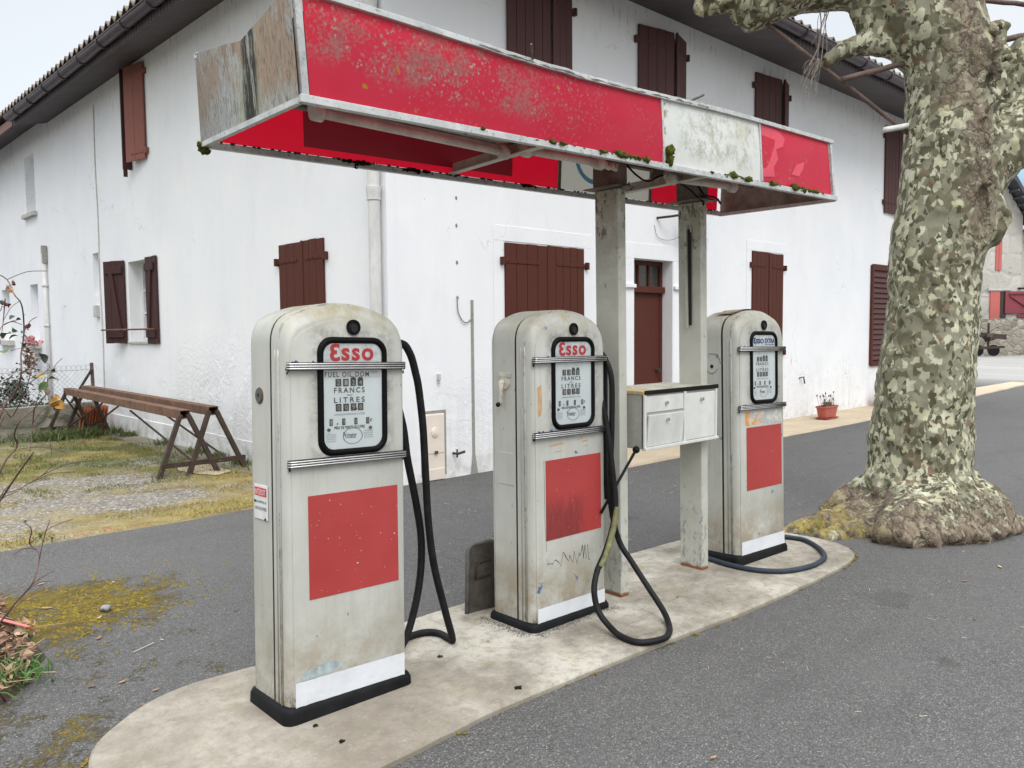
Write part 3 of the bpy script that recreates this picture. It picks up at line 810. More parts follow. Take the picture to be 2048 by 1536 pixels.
# ------------------------------------------------------------------ the white house
HX, HY, EZ = 4.86, 6.97, 5.95
house = thing('white_house', 'big white plastered farmhouse with brown shutters and dark boarded eaves', 'house', (HX, HY, 0))
def wall_grid(u0, u1, z0, z1, holes, P, depth, nrm_depth):
    """rectangular wall with holes; P(u, z, d) -> point d behind the face"""
    us = sorted({u0, u1, *[h[0] for h in holes], *[h[1] for h in holes]}); zs = sorted({z0, z1, *[h[2] for h in holes], *[h[3] for h in holes]})
    mb = MB()
    for i in range(len(us) - 1):
        for j in range(len(zs) - 1):
            a, b, c, d = us[i], us[i + 1], zs[j], zs[j + 1]
            if any(h[0] <= a and b <= h[1] and h[2] <= c and d <= h[3] for h in holes): continue
            mb.add([P(a, c, 0), P(b, c, 0), P(b, d, 0), P(a, d, 0)], [(0, 1, 2, 3)])
    for h in holes:
        a, b, c, d = h[:4]; dd = h[4]
        mb.add([P(a, c, 0), P(a, c, dd), P(a, d, dd), P(a, d, 0)], [(0, 1, 2, 3)])
        mb.add([P(b, c, 0), P(b, d, 0), P(b, d, dd), P(b, c, dd)], [(0, 1, 2, 3)])
        mb.add([P(a, d, 0), P(a, d, dd), P(b, d, dd), P(b, d, 0)], [(0, 1, 2, 3)])
        mb.add([P(a, c, 0), P(b, c, 0), P(b, c, dd), P(a, c, dd)], [(0, 1, 2, 3)])
        if len(h) > 5: mb.add([P(a, c, dd), P(b, c, dd), P(b, d, dd), P(a, d, dd)], [(0, 1, 2, 3)])
    return mb
FP = lambda u, z, d: (u, HY + d, z)
SP = lambda u, z, d: (HX + d, u, z)
fw_holes = [(8.93, 9.82, -.05, 2.565, .22)]
mb = wall_grid(HX, 21.3, -.3, EZ + .25, fw_holes, FP, 0, 0)
sd_holes = [(13.58, 14.55, 1.46, 2.80, .27), (20.15, 20.93, 4.27, 5.53, .25, 1), (16.02, 16.42, 2.30, 3.08, .2, 1), (20.3, 20.95, 1.41, 2.71, .2, 1), (22.9, 23.7, 1.46, 2.70, .2, 1)]
s_ = wall_grid(HY, 30.0, -.4, EZ + .25, sd_holes, SP, 0, 0)
mb.add(s_.v, s_.f)
mb.add([(21.3, 6.97, -.3), (21.3, 30, -.3), (21.3, 30, 6.2), (21.3, 6.97, 6.2)], [(0, 1, 2, 3)])
mb.add([(4.86, 30, -.3), (21.3, 30, -.3), (21.3, 30, 6.2), (4.86, 30, 6.2)], [(0, 1, 2, 3)])
house_wall = mb.build('wall', WALL, house)
# plinth, smooth quoin, raised surrounds
mb = MB()
mb.box((HX - .018, HY + .6, -.4), (HX, 15.9, .16))
mb.build('plinth', WALL, house, bevel=.008)
mb = MB(); mb.box((HX + .0, HY - .012, -.1), (HX + .11, HY, 5.9)); mb.build('quoin', WALL, house, bevel=.004)
mb = MB()
def surround(x0, x1, z0, z1, w_=.15, drop=None):
    mb.box((x0 - w_, HY - .008, z1), (x1 + w_, HY, z1 + w_ * 1.05))
    mb.box((x0 - w_, HY - .008, z0), (x0 - .012, HY, z1)); mb.box((x1 + .012, HY - .008, z0), (x1 + w_, HY, z1))
surround(6.50, 7.88, .75, 2.63, .17); mb.cut(); surround(11.99, 12.99, .75, 2.85, .16); mb.cut(); surround(8.93, 9.82, 0, 2.565, .2)
mb.build('window_surround', WALL, house, bevel=.005)
mb = MB(); mb.box((8.70, HY - .05, 2.16), (8.925, HY - .014, 2.21)); mb.cut(); mb.box((9.83, HY - .05, 2.16), (10.06, HY - .014, 2.21)); mb.build('impost', WALL, house, bevel=.008)

# eaves: soffit, roof, gutter.  rise .34 per metre
FO, SO = 1.02, .62        # overhang on the front and on the side
FY, SX = HY - FO, HX - SO
ez_f, ez_s = 5.74, 5.78
mb = MB()
mb.add([(SX, FY, ez_f), (22.2, FY, ez_f), (22.2, HY, EZ), (HX, HY, EZ)], [(0, 1, 2, 3)])
mb.add([(SX, FY, ez_s), (HX, HY, EZ), (HX, 19.0, EZ), (SX, 19.0, ez_s)], [(0, 1, 2, 3)])
mb.build('soffit', SOFFIT, house)
mb = MB(); mb.box((SX + .02, FY + .0, ez_f - .01), (22.2, FY + .03, ez_f + .10)); mb.box((SX, FY, ez_s - .01), (SX + .03, 19.0, ez_s + .10))
mb.build('fascia', SOFFIT, house)
mb = MB()
mb.add([(SX, 19.0, ez_s + .12), (HX, 19.0, EZ + .12), (HX, 31, EZ + .12), (SX, 31, ez_s + .12)], [(0, 1, 2, 3)])
mb.build('lining', SOFFIT, house)
mb = MB(); mb.box((SX - .02, 19.0, ez_s + .01), (SX + .005, 31, ez_s + .17)); mb.build('fascia_board', FASCIA, house)
def halfpipe(p, q, r, side, n=8):
    mb = MB(); p = Vector(p); q = Vector(q); L = (q - p).length; seg = max(2, int(L / .5)); loops = []
    d = (q - p).normalized(); o_ = d.cross(Vector((0, 0, 1))).normalized() * side
    for i in range(seg + 1):
        c = p + (q - p) * (i / seg); jx = .012 * noise.noise(Vector((c.x * 2, c.y * 2, 1))); loops.append([c + o_ * (math.cos(a) * (r + jx)) + Vector((0, 0, 1)) * (math.sin(a) * (r + jx)) for a in [-PI * k / n for k in range(n + 1)]])
    mb.loft(loops, False, False, closed=False)
    inner = [[pt + (c - pt) * .06 for pt in l] for l, c in zip(loops, [p + (q - p) * (i / seg) for i in range(seg + 1)])]
    mb.loft([list(reversed(l)) for l in inner], False, False, closed=False)
    for i in range(0, seg, 2):
        c = p + (q - p) * ((i + .5) / seg); mb.tube([c + o_ * (math.cos(a) * (r + .012)) + Vector((0, 0, 1)) * (math.sin(a) * (r + .012)) for a in [-PI * k / n for k in range(n + 1)]], .011, 6)
    mb.tube([p + o_ * r, q + o_ * r], .012, 6)
    return mb
halfpipe((SX - .10, FY - .09, ez_f + .15), (22.2, FY - .09, ez_f + .15), .095, 1).build('gutter', GUTTER, house, smooth=True)
halfpipe((SX - .09, FY - .1, ez_s + .15), (SX - .09, 18.9, ez_s + .15), .09, -1).build('gutter', GUTTER, house, smooth=True)
# curved roof tiles: corrugated sheets meeting at the hip
def roofsheet(side):
    mb = MB(); pitch = .255; n_per = 8; rise = .34
    u0, u1 = (SX, 22.3) if side == 'f' else (FY, 31.0)
    nu = int((u1 - u0) / pitch * n_per); rows = [0, .06] + [.42 * i for i in range(1, 19)]
    vs = []
    for j, t in enumerate(rows):
        for i in range(nu + 1):
            u = u0 + (u1 - u0) * i / nu; ph = 2 * PI * (u - u0) / pitch
            c = math.cos(ph); h = (.060 * c if c > 0 else .03 * c) + .008 * noise.noise(Vector((int((u - u0) / pitch) * 3.1, t * 2, 5)))
            hip = u - u0
            tt = min(t, max(0, hip)); 
            z = (ez_f + .235 if side == 'f' else ez_s + .29) + tt * rise + h - (.012 if j % 2 else 0)
            vs.append((u, FY - .10 + tt, z) if side == 'f' else (SX - .13 + tt, u, z))
    w_ = nu + 1
    mb.add(vs, [(j * w_ + i, j * w_ + i + 1, (j + 1) * w_ + i + 1, (j + 1) * w_ + i) for j in range(len(rows) - 1) for i in range(nu)])
    # butt ends hanging below the first row
    lip = [(v[0], v[1], v[2] - .03) for v in vs[:w_]]
    mb.add(vs[:w_] + lip, [(i, w_ + i, w_ + i + 1, i + 1) for i in range(nu)])
    return mb
r_ = roofsheet('f'); q_ = roofsheet('s'); r_.add(q_.v, q_.f)
roof = r_.build('roof', TILES, house, smooth=True)

def plank_leaf(cx0, cx1, z0, z1, nplk, mat, M, straps=((.12, 1), (.88, 1)), strap_dir=1, th=.028, brace=False, name='shutter', hl=.8):
    """a ledged shutter leaf built in local u (width), z; M maps (u, d, z) to world (d = outward)"""
    mb = MB(); w_ = (cx1 - cx0) / nplk
    for i in range(nplk):
        a = cx0 + i * w_ + .003; b = cx0 + (i + 1) * w_ - .003
        jz = .004 * random.uniform(-1, 1)
        mb.box((a, 0, z0 + jz), (b, th, z1 + jz), M)
    mb.box((cx0 + .01, -.004, z0 + .01), (cx1 - .01, .012, z1 - .01), M)
    if strap_dir < 0: mb.box((cx0 - .018, th - .004, z0 - .002), (cx0 + .022, th + .010, z1 + .003), M)
    o = mb.build(name, mat, house, bevel=.003, seg=1)
    hb = MB()
    for f, _ in straps:
        if hb.v: hb.cut()
        z = z0 + (z1 - z0) * f; L = (cx1 - cx0) * hl
        if strap_dir > 0: a, b = cx0 - .05, cx0 + L
        else: a, b = cx1 - L, cx1 + .05
        hb.box((a, th, z - .022), (b, th + .008, z + .022), M)
        kx = cx0 - .05 if strap_dir > 0 else cx1 + .05
        hb.box((kx - .02, -.01, z - .045), (kx + .02, th + .03, z + .045), M)
        for t in (.15, .4, .65, .9): hb.box((a + (b - a) * t - .01, th + .008, z - .01), (a + (b - a) * t + .01, th + .014, z + .01), M)
    if hb.v: hb.build('hinge', mat, o, bevel=.002, seg=1)
    if brace:
        bb = MB(); bb.box((cx0 + .03, th, z1 - .22), (cx1 - .06, th + .03, z1 - .10), M); bb.box((cx0 + .03, th, z0 + .10), (cx1 - .06, th + .03, z0 + .22), M)
        p0 = M @ Vector((cx1 - .20, th + .015, z1 - .2)); p1 = M @ Vector((cx0 + .12, th + .015, z0 + .2))
        bb.beam(p0, p1, .09, .028, up=(M.to_3x3() @ Vector((0, 1, 0))))
        bb.build('ledge', mat, o, bevel=.003, seg=1)
    return o
def MF(x0, ang=0, out=.0):     # front wall: u -> +X from x0, d -> -Y
    return Matrix.Translation((x0, HY - out, 0)) @ Matrix.Rotation(R(ang), 4, 'Z') @ Matrix(((1, 0, 0, 0), (0, -1, 0, 0), (0, 0, 1, 0), (0, 0, 0, 1)))
def MS(y0, ang=0, out=0.0):    # side wall: u -> -Y (towards the corner) from y0, d -> -X
    return Matrix.Translation((HX - out, y0, 0)) @ Matrix.Rotation(R(ang), 4, 'Z') @ Matrix(((0, -1, 0, 0), (-1, 0, 0, 0), (0, 0, 1, 0), (0, 0, 0, 1)))
def label(o, s): o['label'] = s; return o
# ground floor, front
label(plank_leaf(0, .71, .82, 2.615, 4, BROWN, MF(6.50, 0, .0)), 'left leaf of the wide brown shutters behind the middle pump')
plank_leaf(0, .66, .82, 2.62, 5, BROWN, MF(7.215, 0, .0), strap_dir=-1, hl=.75)
label(plank_leaf(0, .51, .95, 2.845, 4, BROWN, MF(11.99, 0, 0)), 'left leaf of the narrow brown shutters right of the door')
plank_leaf(0, .47, .95, 2.835, 4, BROWN, MF(12.52, 0, 0), strap_dir=-1)
# upper floor, front: leaves left ajar
def vshut(x0, w1, w2, z0, z1, n1, n2, a1, a2):
    plank_leaf(0, w1, z0, z1, n1, PURP, MF(x0, -a1, .01))
    M2 = MF(x0, 0, .01); 
    c = Matrix.Translation((x0 + w1 * math.cos(R(a1)) + w2 * math.cos(R(a2)) + .02, HY - .01, 0)) @ Matrix.Rotation(R(a2), 4, 'Z') @ Matrix(((1, 0, 0, -w2), (0, -1, 0, 0), (0, 0, 1, 0), (0, 0, 0, 1)))
    plank_leaf(0, w2, z0, z1 + .0, n2, PURP, c, strap_dir=-1)
vshut(6.56, .66, .42, 3.95, 5.72, 5, 3, 5, 10)
vshut(8.99, .66, .44, 3.95, 5.69, 4, 3, 10, 18)
vshut(12.02, .70, .36, 3.93, 5.68, 4, 2, 6, 18)
vshut(17.10, .56, .50, 3.93, 5.67, 4, 4, 4, 4)
# louvred shutter, right end
mb = MB(); mb.box((16.55, HY - .05, .82), (16.63, HY, 2.84)); mb.box((18.2, HY - .05, .82), (18.28, HY, 2.84)); mb.box((16.63, HY - .045, 2.74), (18.2, HY, 2.86)); mb.box((16.63, HY - .045, .80), (18.2, HY, .9))
mb.box((16.63, HY - .012, .9), (18.2, HY, 2.74))
lv = mb.build('louvred_shutter', BROWN, house, bevel=.004, seg=1)
mb = MB()
for i in range(17):
    z = .93 + i * .105; mb.add([(16.635, HY - .046, z), (18.195, HY - .046, z), (18.195, HY - .014, z + .09), (16.635, HY - .014, z + .09), (16.635, HY - .036, z - .004), (18.195, HY - .036, z - .004)], [(0, 1, 2, 3), (4, 5, 1, 0), (4, 3, 2, 5)])
mb.build('louvres', PURP, lv)
# door with glazed transom
mb = MB(); y0 = HY + .17
mb.box((8.935, y0, 0.0), (9.0, y0 + .05, 2.56)); mb.box((9.755, y0, 0.0), (9.815, y0 + .05, 2.56)); mb.box((9.0, y0, 2.50), (9.755, y0 + .05, 2.56))
mb.box((8.94, y0 - .05, 2.11), (9.81, y0 + .04, 2.20))
for x in (9.25, 9.50): mb.box((x - .018, y0, 2.2), (x + .018, y0 + .05, 2.5))
mb.build('door_frame', BROWN, house, bevel=.004, seg=1)
mb = MB(); mb.box((9.0, y0 + .012, .02), (9.755, y0 + .05, 2.11)); dr = mb.build('door', BROWN, house, bevel=.004)
mb = MB(); mb.box((9.0, y0 + .025, 2.2), (9.755, y0 + .03, 2.5)); mb.build('pane', PANED, dr)
mb = MB(); mb.disc((9.68, y0 - .05, 1.0), .025, .06); mb.build('handle', RUSTD, dr)
mb = MB(); mb.box((8.93, HY + .0, -.04), (9.82, HY + .22, .03)); mb.build('doorstep', SILL, house, bevel=.006)
# side wall shutters
label(plank_leaf(0, .56, .95, 2.65, 3, BROWN, MS(9.21, 0, 0)), 'left leaf of the closed shutters above the nearest pump')
plank_leaf(0, .47, .95, 2.66, 3, BROWN, MS(8.645, 0, 0), strap_dir=-1)
mb = MB(); p = MS(14.68)
c1 = Matrix.Translation((HX - .01, 14.68, 0)) @ Matrix.Rotation(R(20), 4, 'Z') @ Matrix(((0, -1, 0, 0), (1, 0, 0, 0), (0, 0, 1, 0), (0, 0, 0, 1)))
a = plank_leaf(0, .52, 1.43, 2.84, 3, DBROWN, c1, brace=True, straps=()); label(a, 'open left leaf with a Z brace')
b = plank_leaf(0, .46, 1.43, 2.82, 3, DBROWN, MS(13.66, 0, .015), brace=True, straps=()); label(b, 'open right leaf folded flat on the wall')
mb = MB(); mb.tube([(HX - .26, 15.22, 1.66), (HX - .10, 13.20, 1.665)], .014, 8); mb.tube([(HX - .12, 14.74, 1.66), (HX, 14.74, 1.66)], .012, 6); mb.build('shutter_bar', RUST, house, smooth=True)
mb = MB(); X = HX + .235
for (y0_, y1_, z0_, z1_) in ((13.58, 14.55, 1.46, 1.52), (13.58, 14.55, 2.74, 2.80), (13.58, 13.65, 1.52, 2.74), (14.48, 14.55, 1.52, 2.74), (14.03, 14.10, 1.52, 2.74)): mb.box((X - .03, y0_, z0_), (X + .03, y1_, z1_))
for z in (1.94, 2.32): mb.box((X - .02, 13.65, z - .012), (X + .02, 14.48, z + .012))
wn = mb.build('window', TRIMW, house, bevel=.004)
mb = MB(); mb.box((X + .031, 13.6, 1.5), (X + .036, 14.53, 2.78)); mb.build('pane', PANE, wn)
mb = MB(); mb.box((HX - .03, 13.5, 1.42), (HX + .2, 14.63, 1.465)); mb.cut(); mb.box((HX - .09, 20.05, 4.18), (HX + .05, 21.05, 4.27)); mb.cut(); mb.box((HX - .12, 20.2, 1.28), (HX + .05, 21.05, 1.41)); mb.cut(); mb.box((HX - .12, 22.6, 1.33), (HX + .05, 23.9, 1.46)); mb.build('window_sill', SILL, house, bevel=.01)
# tall upper shutter on the side wall, half open
c3 = Matrix.Translation((HX - .02, 13.46, 0)) @ Matrix.Rotation(R(-18), 4, 'Z') @ Matrix(((0, -1, 0, 0), (1, 0, 0, 0), (0, 0, 1, 0), (0, 0, 0, 1)))
a = plank_leaf(0, .57, 4.36, 5.86, 2, SALMON, Matrix.Translation((HX - .02, 13.46, 0)) @ Matrix.Rotation(R(10), 4, 'Z') @ Matrix(((0, -1, 0, 0), (1, 0, 0, 0), (0, 0, 1, 0), (0, 0, 0, 1))), straps=((.08, 1), (.9, 1)), hl=.7)
label(a, 'tall faded salmon shutter tucked under the side eaves')
mb = MB(); mb.box((HX - .15, 14.14, 4.28), (HX - .01, 14.18, 5.88)); mb.box((HX - .14, 14.15, 4.16), (HX - .08, 14.18, 4.30)); mb.build('shutter_leaf', DBROWN, house, bevel=.003)
# next leaf at the picture's left edge
plank_leaf(0, .5, 3.6, 5.5, 3, BROWN, MS(25.2, 0, 0))
# downpipe by the corner
mb = MB(); mb.tube([(4.785, 7.07, z) for z in (-.1, 2, 4, 5.9)], .062, 18); 
for z in (1.0, 3.02, 4.9): mb.tube([(4.785, 7.07, z - .09), (4.785, 7.07, z - .085), (4.785, 7.07, z - .02), (4.785, 7.07, z), (4.785, 7.07, z + .05), (4.785, 7.07, z + .055)], [.064, .072, .072, .078, .078, .063], 18)
autosmooth(mb.build('downpipe', PVCW, house), 35)
mb = MB(); mb.tube([(HX - .06, 19.46, z) for z in (-.2, 3.3)], .045, 10)
for z in (1.75, 2.6): mb.tube([(HX - .06, 19.46, z), (HX - .06, 19.46, z + .06)], .056, 10)
mb.build('downpipe', PVCW, house, smooth=True)
mb = MB(); mb.box((HX - .10, 19.40, 3.1), (HX - .01, 19.52, 3.47)); mb.build('pipe_cover', GREYP, house, bevel=.005)
mb = MB(); mb.tube([(HX - .008, 16.0 + .02 * math.sin(z * 3), z) for z in [i * .3 for i in range(0, 20)]], .014, 6); mb.build('wall_joint', SILL, house)
mb = MB(); mb.box((HX - .07, 16.14, 1.90), (HX, 16.28, 2.12)); mb.build('junction_box', SILL, house, bevel=.006)
# service hatch, tap, cable chase, fittings on the front wall
mb = MB(); mb.box((5.285, HY - .022, .05), (5.565, HY, .70)); mt_ = mb.build('meter_cover', PEACH, house, bevel=.006)
mb = MB(); mb.box((5.295, HY - .028, .27), (5.555, HY - .0225, .69)); mb.box((5.29, HY - .03, -.02), (5.56, HY - .0225, .10)); mb.build('cover_panel', PEACH, mt_, bevel=.003)
mb = MB(); mb.disc((5.43, HY - .040, .50), .05, .012, n=20); mb.disc((5.43, HY - .048, .50), .028, .01, n=16); mb.build('cover_knob', PEACH, mt_)
mb = MB(); mb.box((5.42, HY - .045, .265), (5.455, HY - .02, .295)); mb.build('cover_lock', RUSTD, mt_)
mb = MB(); mb.box((5.255, HY - .006, .02), (5.60, HY, .735)); mb.box((5.98, HY - .006, .0), (6.02, HY, 1.94))
mb.add([(5.95, HY - .008, -.03), (6.06, HY - .008, -.03), (6.02, HY - .008, .2), (5.98, HY - .008, .2)], [(0, 1, 2, 3)])
mb.build('mortar_patch', GREYP, house)
mb = MB(); mb.tube([(5.70, HY, .24), (5.70, HY - .08, .24), (5.78, HY - .11, .26)], .014, 8); mb.tube([(5.70, HY - .07, .20), (5.70, HY - .07, .29)], .010, 6); mb.build('tap', RUSTD, house, smooth=True)
mb = MB(); mb.box((5.485, HY - .035, 1.06), (5.515, HY, 1.13)); mb.tube([(5.50, HY - .02, 1.02), (5.50, HY - .02, 1.06)], .012, 8); mb.build('cable_outlet', SILL, house, bevel=.004)
mb = MB(); mb.tube(crom([(5.78, HY - .01, 1.98), (5.79, HY - .015, 1.80), (5.87, HY - .02, 1.69), (5.97, HY - .015, 1.72), (6.0, HY - .01, 1.80)], 5), .006, 6)
for z in (3.05, 2.75, 2.35, 1.96): mb.blob((5.79, HY - .004, z), .013, (1, .6, 1.6), 5, .3, int(z * 9))
mb.build('cable', WIRE, house, smooth=True)
mb = MB(); mb.tube([(13.64, HY, .70), (13.70, HY - .06, .72), (13.76, HY - .05, .60)], .012, 6); mb.build('wall_hook', RUSTD, house, smooth=True)
# blue enamel lamp on a bracket
mb = MB(); mb.tube(crom([(9.98, HY, 3.36), (9.95, HY - .2, 3.42), (9.90, HY - .34, 3.30), (9.82, HY - .30, 3.20)], 5), .014, 8); lb = mb.build('lamp_bracket', HOSEB, house, smooth=True)
mb = MB(); mb.tube([(9.92, HY - .30, 3.21), (9.86, HY - .30, 3.205), (9.80, HY - .30, 3.2), (9.76, HY - .30, 3.2)], [.03, .10, .13, .12], 16); mb.build('lamp_shade', HOSEB, lb, smooth=True)
mb = MB(); mb.tube(crom([(9.78, HY - .3, 3.19), (9.82, HY - .16, 2.95), (9.72, HY - .04, 2.86), (9.45, HY - .02, 2.88), (9.38, HY, 3.05)], 5), .004, 5); mb.build('lamp_cord', WIRE, house)
mb = MB(); mb.tube([(9.74, HY - .3, 3.2), (9.52, HY - .16, 3.16), (9.44, HY, 3.15)], .018, 6); mb.build('lamp_holder', RUSTD, house)


# ------------------------------------------------------------------ fuel pumps (local: x right, y into depth, z up; front face y=0)
PW, PD, PH = .5934, .3368, 1.733
def arch(si, ti, y, nb=7):
    """outline of the pump front, inset si at the sides and ti at the top"""
    hw = PW / 2 - si; H = PH - ti; k = (PW / 2 - si) / (PW / 2); cx = PW / 2
    pts = [(hw, 0.0), (hw, .4), (hw, .9), (hw, H - .175)]
    def bz(a, b, c, d, n):
        o = []
        for i in range(1, n + 1):
            t = i / n; o.append(tuple((1 - t) ** 3 * a[q] + 3 * (1 - t) ** 2 * t * b[q] + 3 * (1 - t) * t * t * c[q] + t ** 3 * d[q] for q in (0, 1)))
        return o
    P3 = (hw - .095 * k, H - .040)
    pts += bz((hw, H - .175), (hw, H - .100), (hw - .035 * k, H - .058), P3, nb)
    pts += bz(P3, (hw - .155 * k, H - .015), (.09 * k, H), (0, H), nb)
    left = [(-x, z) for x, z in reversed(pts[:-1])]
    return [(cx + x, y, z) for x, z in pts + left]
def pump(i, M, lab):
    t = thing('fuel_pump', lab, 'fuel pump', tuple(M.translation), M.to_3x3().to_4x4(), 'old fuel pumps in a row on the island')
    P = PUMP[i]
    sec = [(.040, .040, PD), (.014, .014, PD - .010), (.003, .003, PD - .028), (.0, .0, PD - .032), (.004, .004, PD - .034), (.004, .004, PD - .037), (0, 0, PD - .039), (0, 0, .1325), (.006, .006, .130)]
    mb = MB().loft([arch(*s) for s in sec]); autosmooth(mb.build('housing', P, t, False), 50)
    sd_ = (.0015, .004, .003)[i]; mb = MB().loft([arch(sd_, sd_, .131), arch(sd_, sd_, .116)]); mb.build('seam', DARK, t, False)
    sec = [(.006, .006, .1175), (0, 0, .1145), (0, 0, .075), (.001, .004, .055), (.004, .016, .036), (.010, .034, .020), (.018, .052, .0105), (.024, .060, .006)]
    mb = MB().loft([arch(*s) for s in sec]); door = autosmooth(mb.build('door', P, t, False), 50)
    mb = MB().loft([arch(.027, .072, .012), arch(.0275, .073, .002), arch(.0300, .077, .0)]); autosmooth(mb.build('door_panel', P, door, False), 40)
    # half-round cover strips on both flanks
    mb = MB()
    for x in (-.0005, PW + .0005): mb.tube([(x, .052, .07), (x, .052, 1.50), (x, .052, 1.53)], [.0065, .0065, .003], 8)
    for x in (-.0005, PW + .0005): mb.tube([(x, .082, .07), (x, .082, 1.50), (x, .082, 1.53)], [.0035, .0035, .002], 6)
    mb.build('cover_strip', P, door, False, smooth=True)
    # black foot
    mb = MB(); mk = lambda e, z: [(x, y, z) for x, y in rrect(PW / 2, PD / 2, PW + 2 * e, PD + 2 * e, .045, 6)]
    mb.loft([mk(.020, -.01), mk(.018, .045), mk(.012, .060), mk(.000, .068), mk(-.012, .070)]); autosmooth(mb.build('foot', BASEB, t, False), 50)
    # clock window
    cx, cz, w_, h = .3157, 1.3347, .3405, .501
    prof = [(0, 0), (.004, -.010), (.012, -.0145), (.020, -.0135), (.0265, -.007), (.028, .004)]
    mb = MB().loft([[(x, y, z) for x, z in rrect(cx, cz, w_ - 2 * a, h - 2 * a, .068 - a * .75, 7)] for a, y in prof], False, False)
    fr = autosmooth(mb.build('window_frame', FRAMEB, t, False), 60)
    mb = MB().add([(x, -.0015, z) for x, z in rrect(cx, cz, w_ - .05, h - .05, .05, 7)], [tuple(range(32))])
    dial = mb.build('dial', DIAL, t, False)
    mb = MB().add([(x, -.0068, z) for x, z in rrect(cx, cz, w_ - .052, h - .052, .05, 7)], [tuple(range(32))])
    mb.build('window_glass', GLASS, fr, False)
    Y = -.0030
    def tx(s, x0, x1, z0, hh, mat, **k): return text('lettering', s, mat, dial, x0, z0, x1 - x0, hh, Y, **k)
    if i < 2:
        text('lettering', '3', INKR, dial, .204, 1.482, .048, .075, Y, bold=.030, mirror=True)
        tx('sso', .259, .418, 1.484, .055, INKR, bold=.028, sp=1.12)
    else:
        text('lettering', '3', INKB, dial, .188, 1.497, .028, .044, Y, bold=.05, mirror=True)
        tx('SSO', .219, .315, 1.499, .034, INKB, bold=.04); tx('EXTRA', .328, .455, 1.501, .034, INKB, bold=.04)
        MB().box((.328, Y - .0003, 1.489), (.455, Y, 1.493)).build('underline', INKB, dial, False)
    if i == 0:
        MB().box((.174, Y - .0002, 1.412), (.452, Y + .0004, 1.447)).build('paper_strip', SIGNW, dial, False)
        text('lettering', 'FUEL OIL DOM', INKK, dial, .178, 1.416, .215, .022, Y - .0008, bold=.02, sp=1.25); text('lettering', 'QUE', INKG, dial, .402, 1.428, .034, .012, Y - .0008)
    def drums(zc, xs, dw, dh, s, arched=()):
        mb = MB()
        for q, x in enumerate(xs):
            mb.box((x - dw / 2, Y - .0002, zc - dh / 2), (x + dw / 2, Y + .0005, zc + dh / 2))
            if q in arched: mb.disc((x, Y - .0002, zc + dh / 2 - .002), dw * .46, .0007, 'y', 14)
        mb.build('number_drum', DRUM, dial, False)
        ds = MB()
        for x, ch in zip(xs, s):
            g = text('d', ch, DIGIT, None, x - dw * .27, zc - dh * .34, dw * .54, dh * .68, Y - .0012, bold=.01); ds.add(g.v, g.f)
        ds.build('digits', DIGIT, dial, False)
    drums(1.392, (.243, .279, .315, .350), .027, .031, ('2124', '3330', '2500')[i], (2, 3))
    drums(1.287, (.243, .279, .315, .350), .027, .031, ('0098', '1530', '0006')[i])
    tx('FRANCS', .222, .371, 1.348, .023, INKK, bold=.012, sp=1.4); tx('LITRES', .222, .371, 1.307, .023, INKK, bold=.012, sp=1.5)
    MB().box((.284, Y - .0003, 1.3375), (.310, Y, 1.340)).build('dash', INKK, dial, False)
    tx(',', .3275, .3335, 1.274, .010, INKK, bold=.02)
    tx('LIVRAISON MINIMUM 5 LITRES', .222, .371, 1.2535, .0075, INKG)
    drums(1.226, (.207, .267, .326, .385), .015, .028, ('1980', '1331', '1650')[i])
    tx(',', .234, .240, 1.213, .010, INKK, bold=.03); tx('F', .398, .408, 1.219, .014, INKK, bold=.01)
    tx('PRIX DE VENTE DU LITRE', .222, .370, 1.1955, .012, INKK, bold=.02)
    tx('Primeter', .264, .330, 1.155, .026, INKK, bold=.0)
    mb = MB(); rg = [(cx - .005 + a * math.cos(b), c, 1.164 + a * .72 * math.sin(b)) for a, c in ((.048, 0), (.0455, 0)) for b in [2 * PI * q / 36 for q in range(36)]]
    mb.add([(p[0], Y - .0002, p[2]) for p in rg], [(q, (q + 1) % 36, 36 + (q + 1) % 36, 36 + q) for q in range(36)]); mb.build('oval_emblem', INKK, dial, False)
    for q in range(4):
        tx('ETAB. FRANCE' if q % 2 else 'COMPTEURS SA', .182, .230, 1.172 - q * .0095, .005, INKG); tx('BREVETE SGDG' if q % 2 else 'POUR ESSENCE', .366, .412, 1.180 - q * .0095, .005, INKG)
    mb = MB()
    for x in (.195, .398):
        if mb.v: mb.cut()
        mb.disc((x, Y - .004, 1.195), .007, .006, 'y', 10)
    mb.build('screw', DRUM, dial, False)
    # chrome bars
    for z0 in (1.4475, 1.051):
        mb = MB()
        for q in range(3):
            z = z0 + .005 + q * .0097
            mb.tube([(.009, -.002, z), (.011, -.018, z), (.016, -.0225, z), (.30, -.0225, z), (.566, -.0225, z), (.571, -.018, z), (.573, -.002, z)], .0040, 10)
        cbr = autosmooth(mb.build('chrome_bar', CHROME, t, False), 50)
        MB().box((.008, -.0195, z0 - .001), (.574, .004, z0 + .031)).build('bar_backing', DARK, cbr, False, bevel=.002)
    mb = MB(); q_ = random.Random(50 + i)
    for z0 in (1.4475, 1.051):
        for xx, n_ in ((.010, 7), (.568, 4)):
            for _ in range(n_): mb.blob((xx + q_.uniform(-.008, .010), -.002, z0 + q_.uniform(-.016, .004)), q_.uniform(.0015, .0045), (1, .3, 1.5), 4, .5, q_.randrange(99))
    mb.build('bar_grime', DARK, t, False)
    mb = MB()
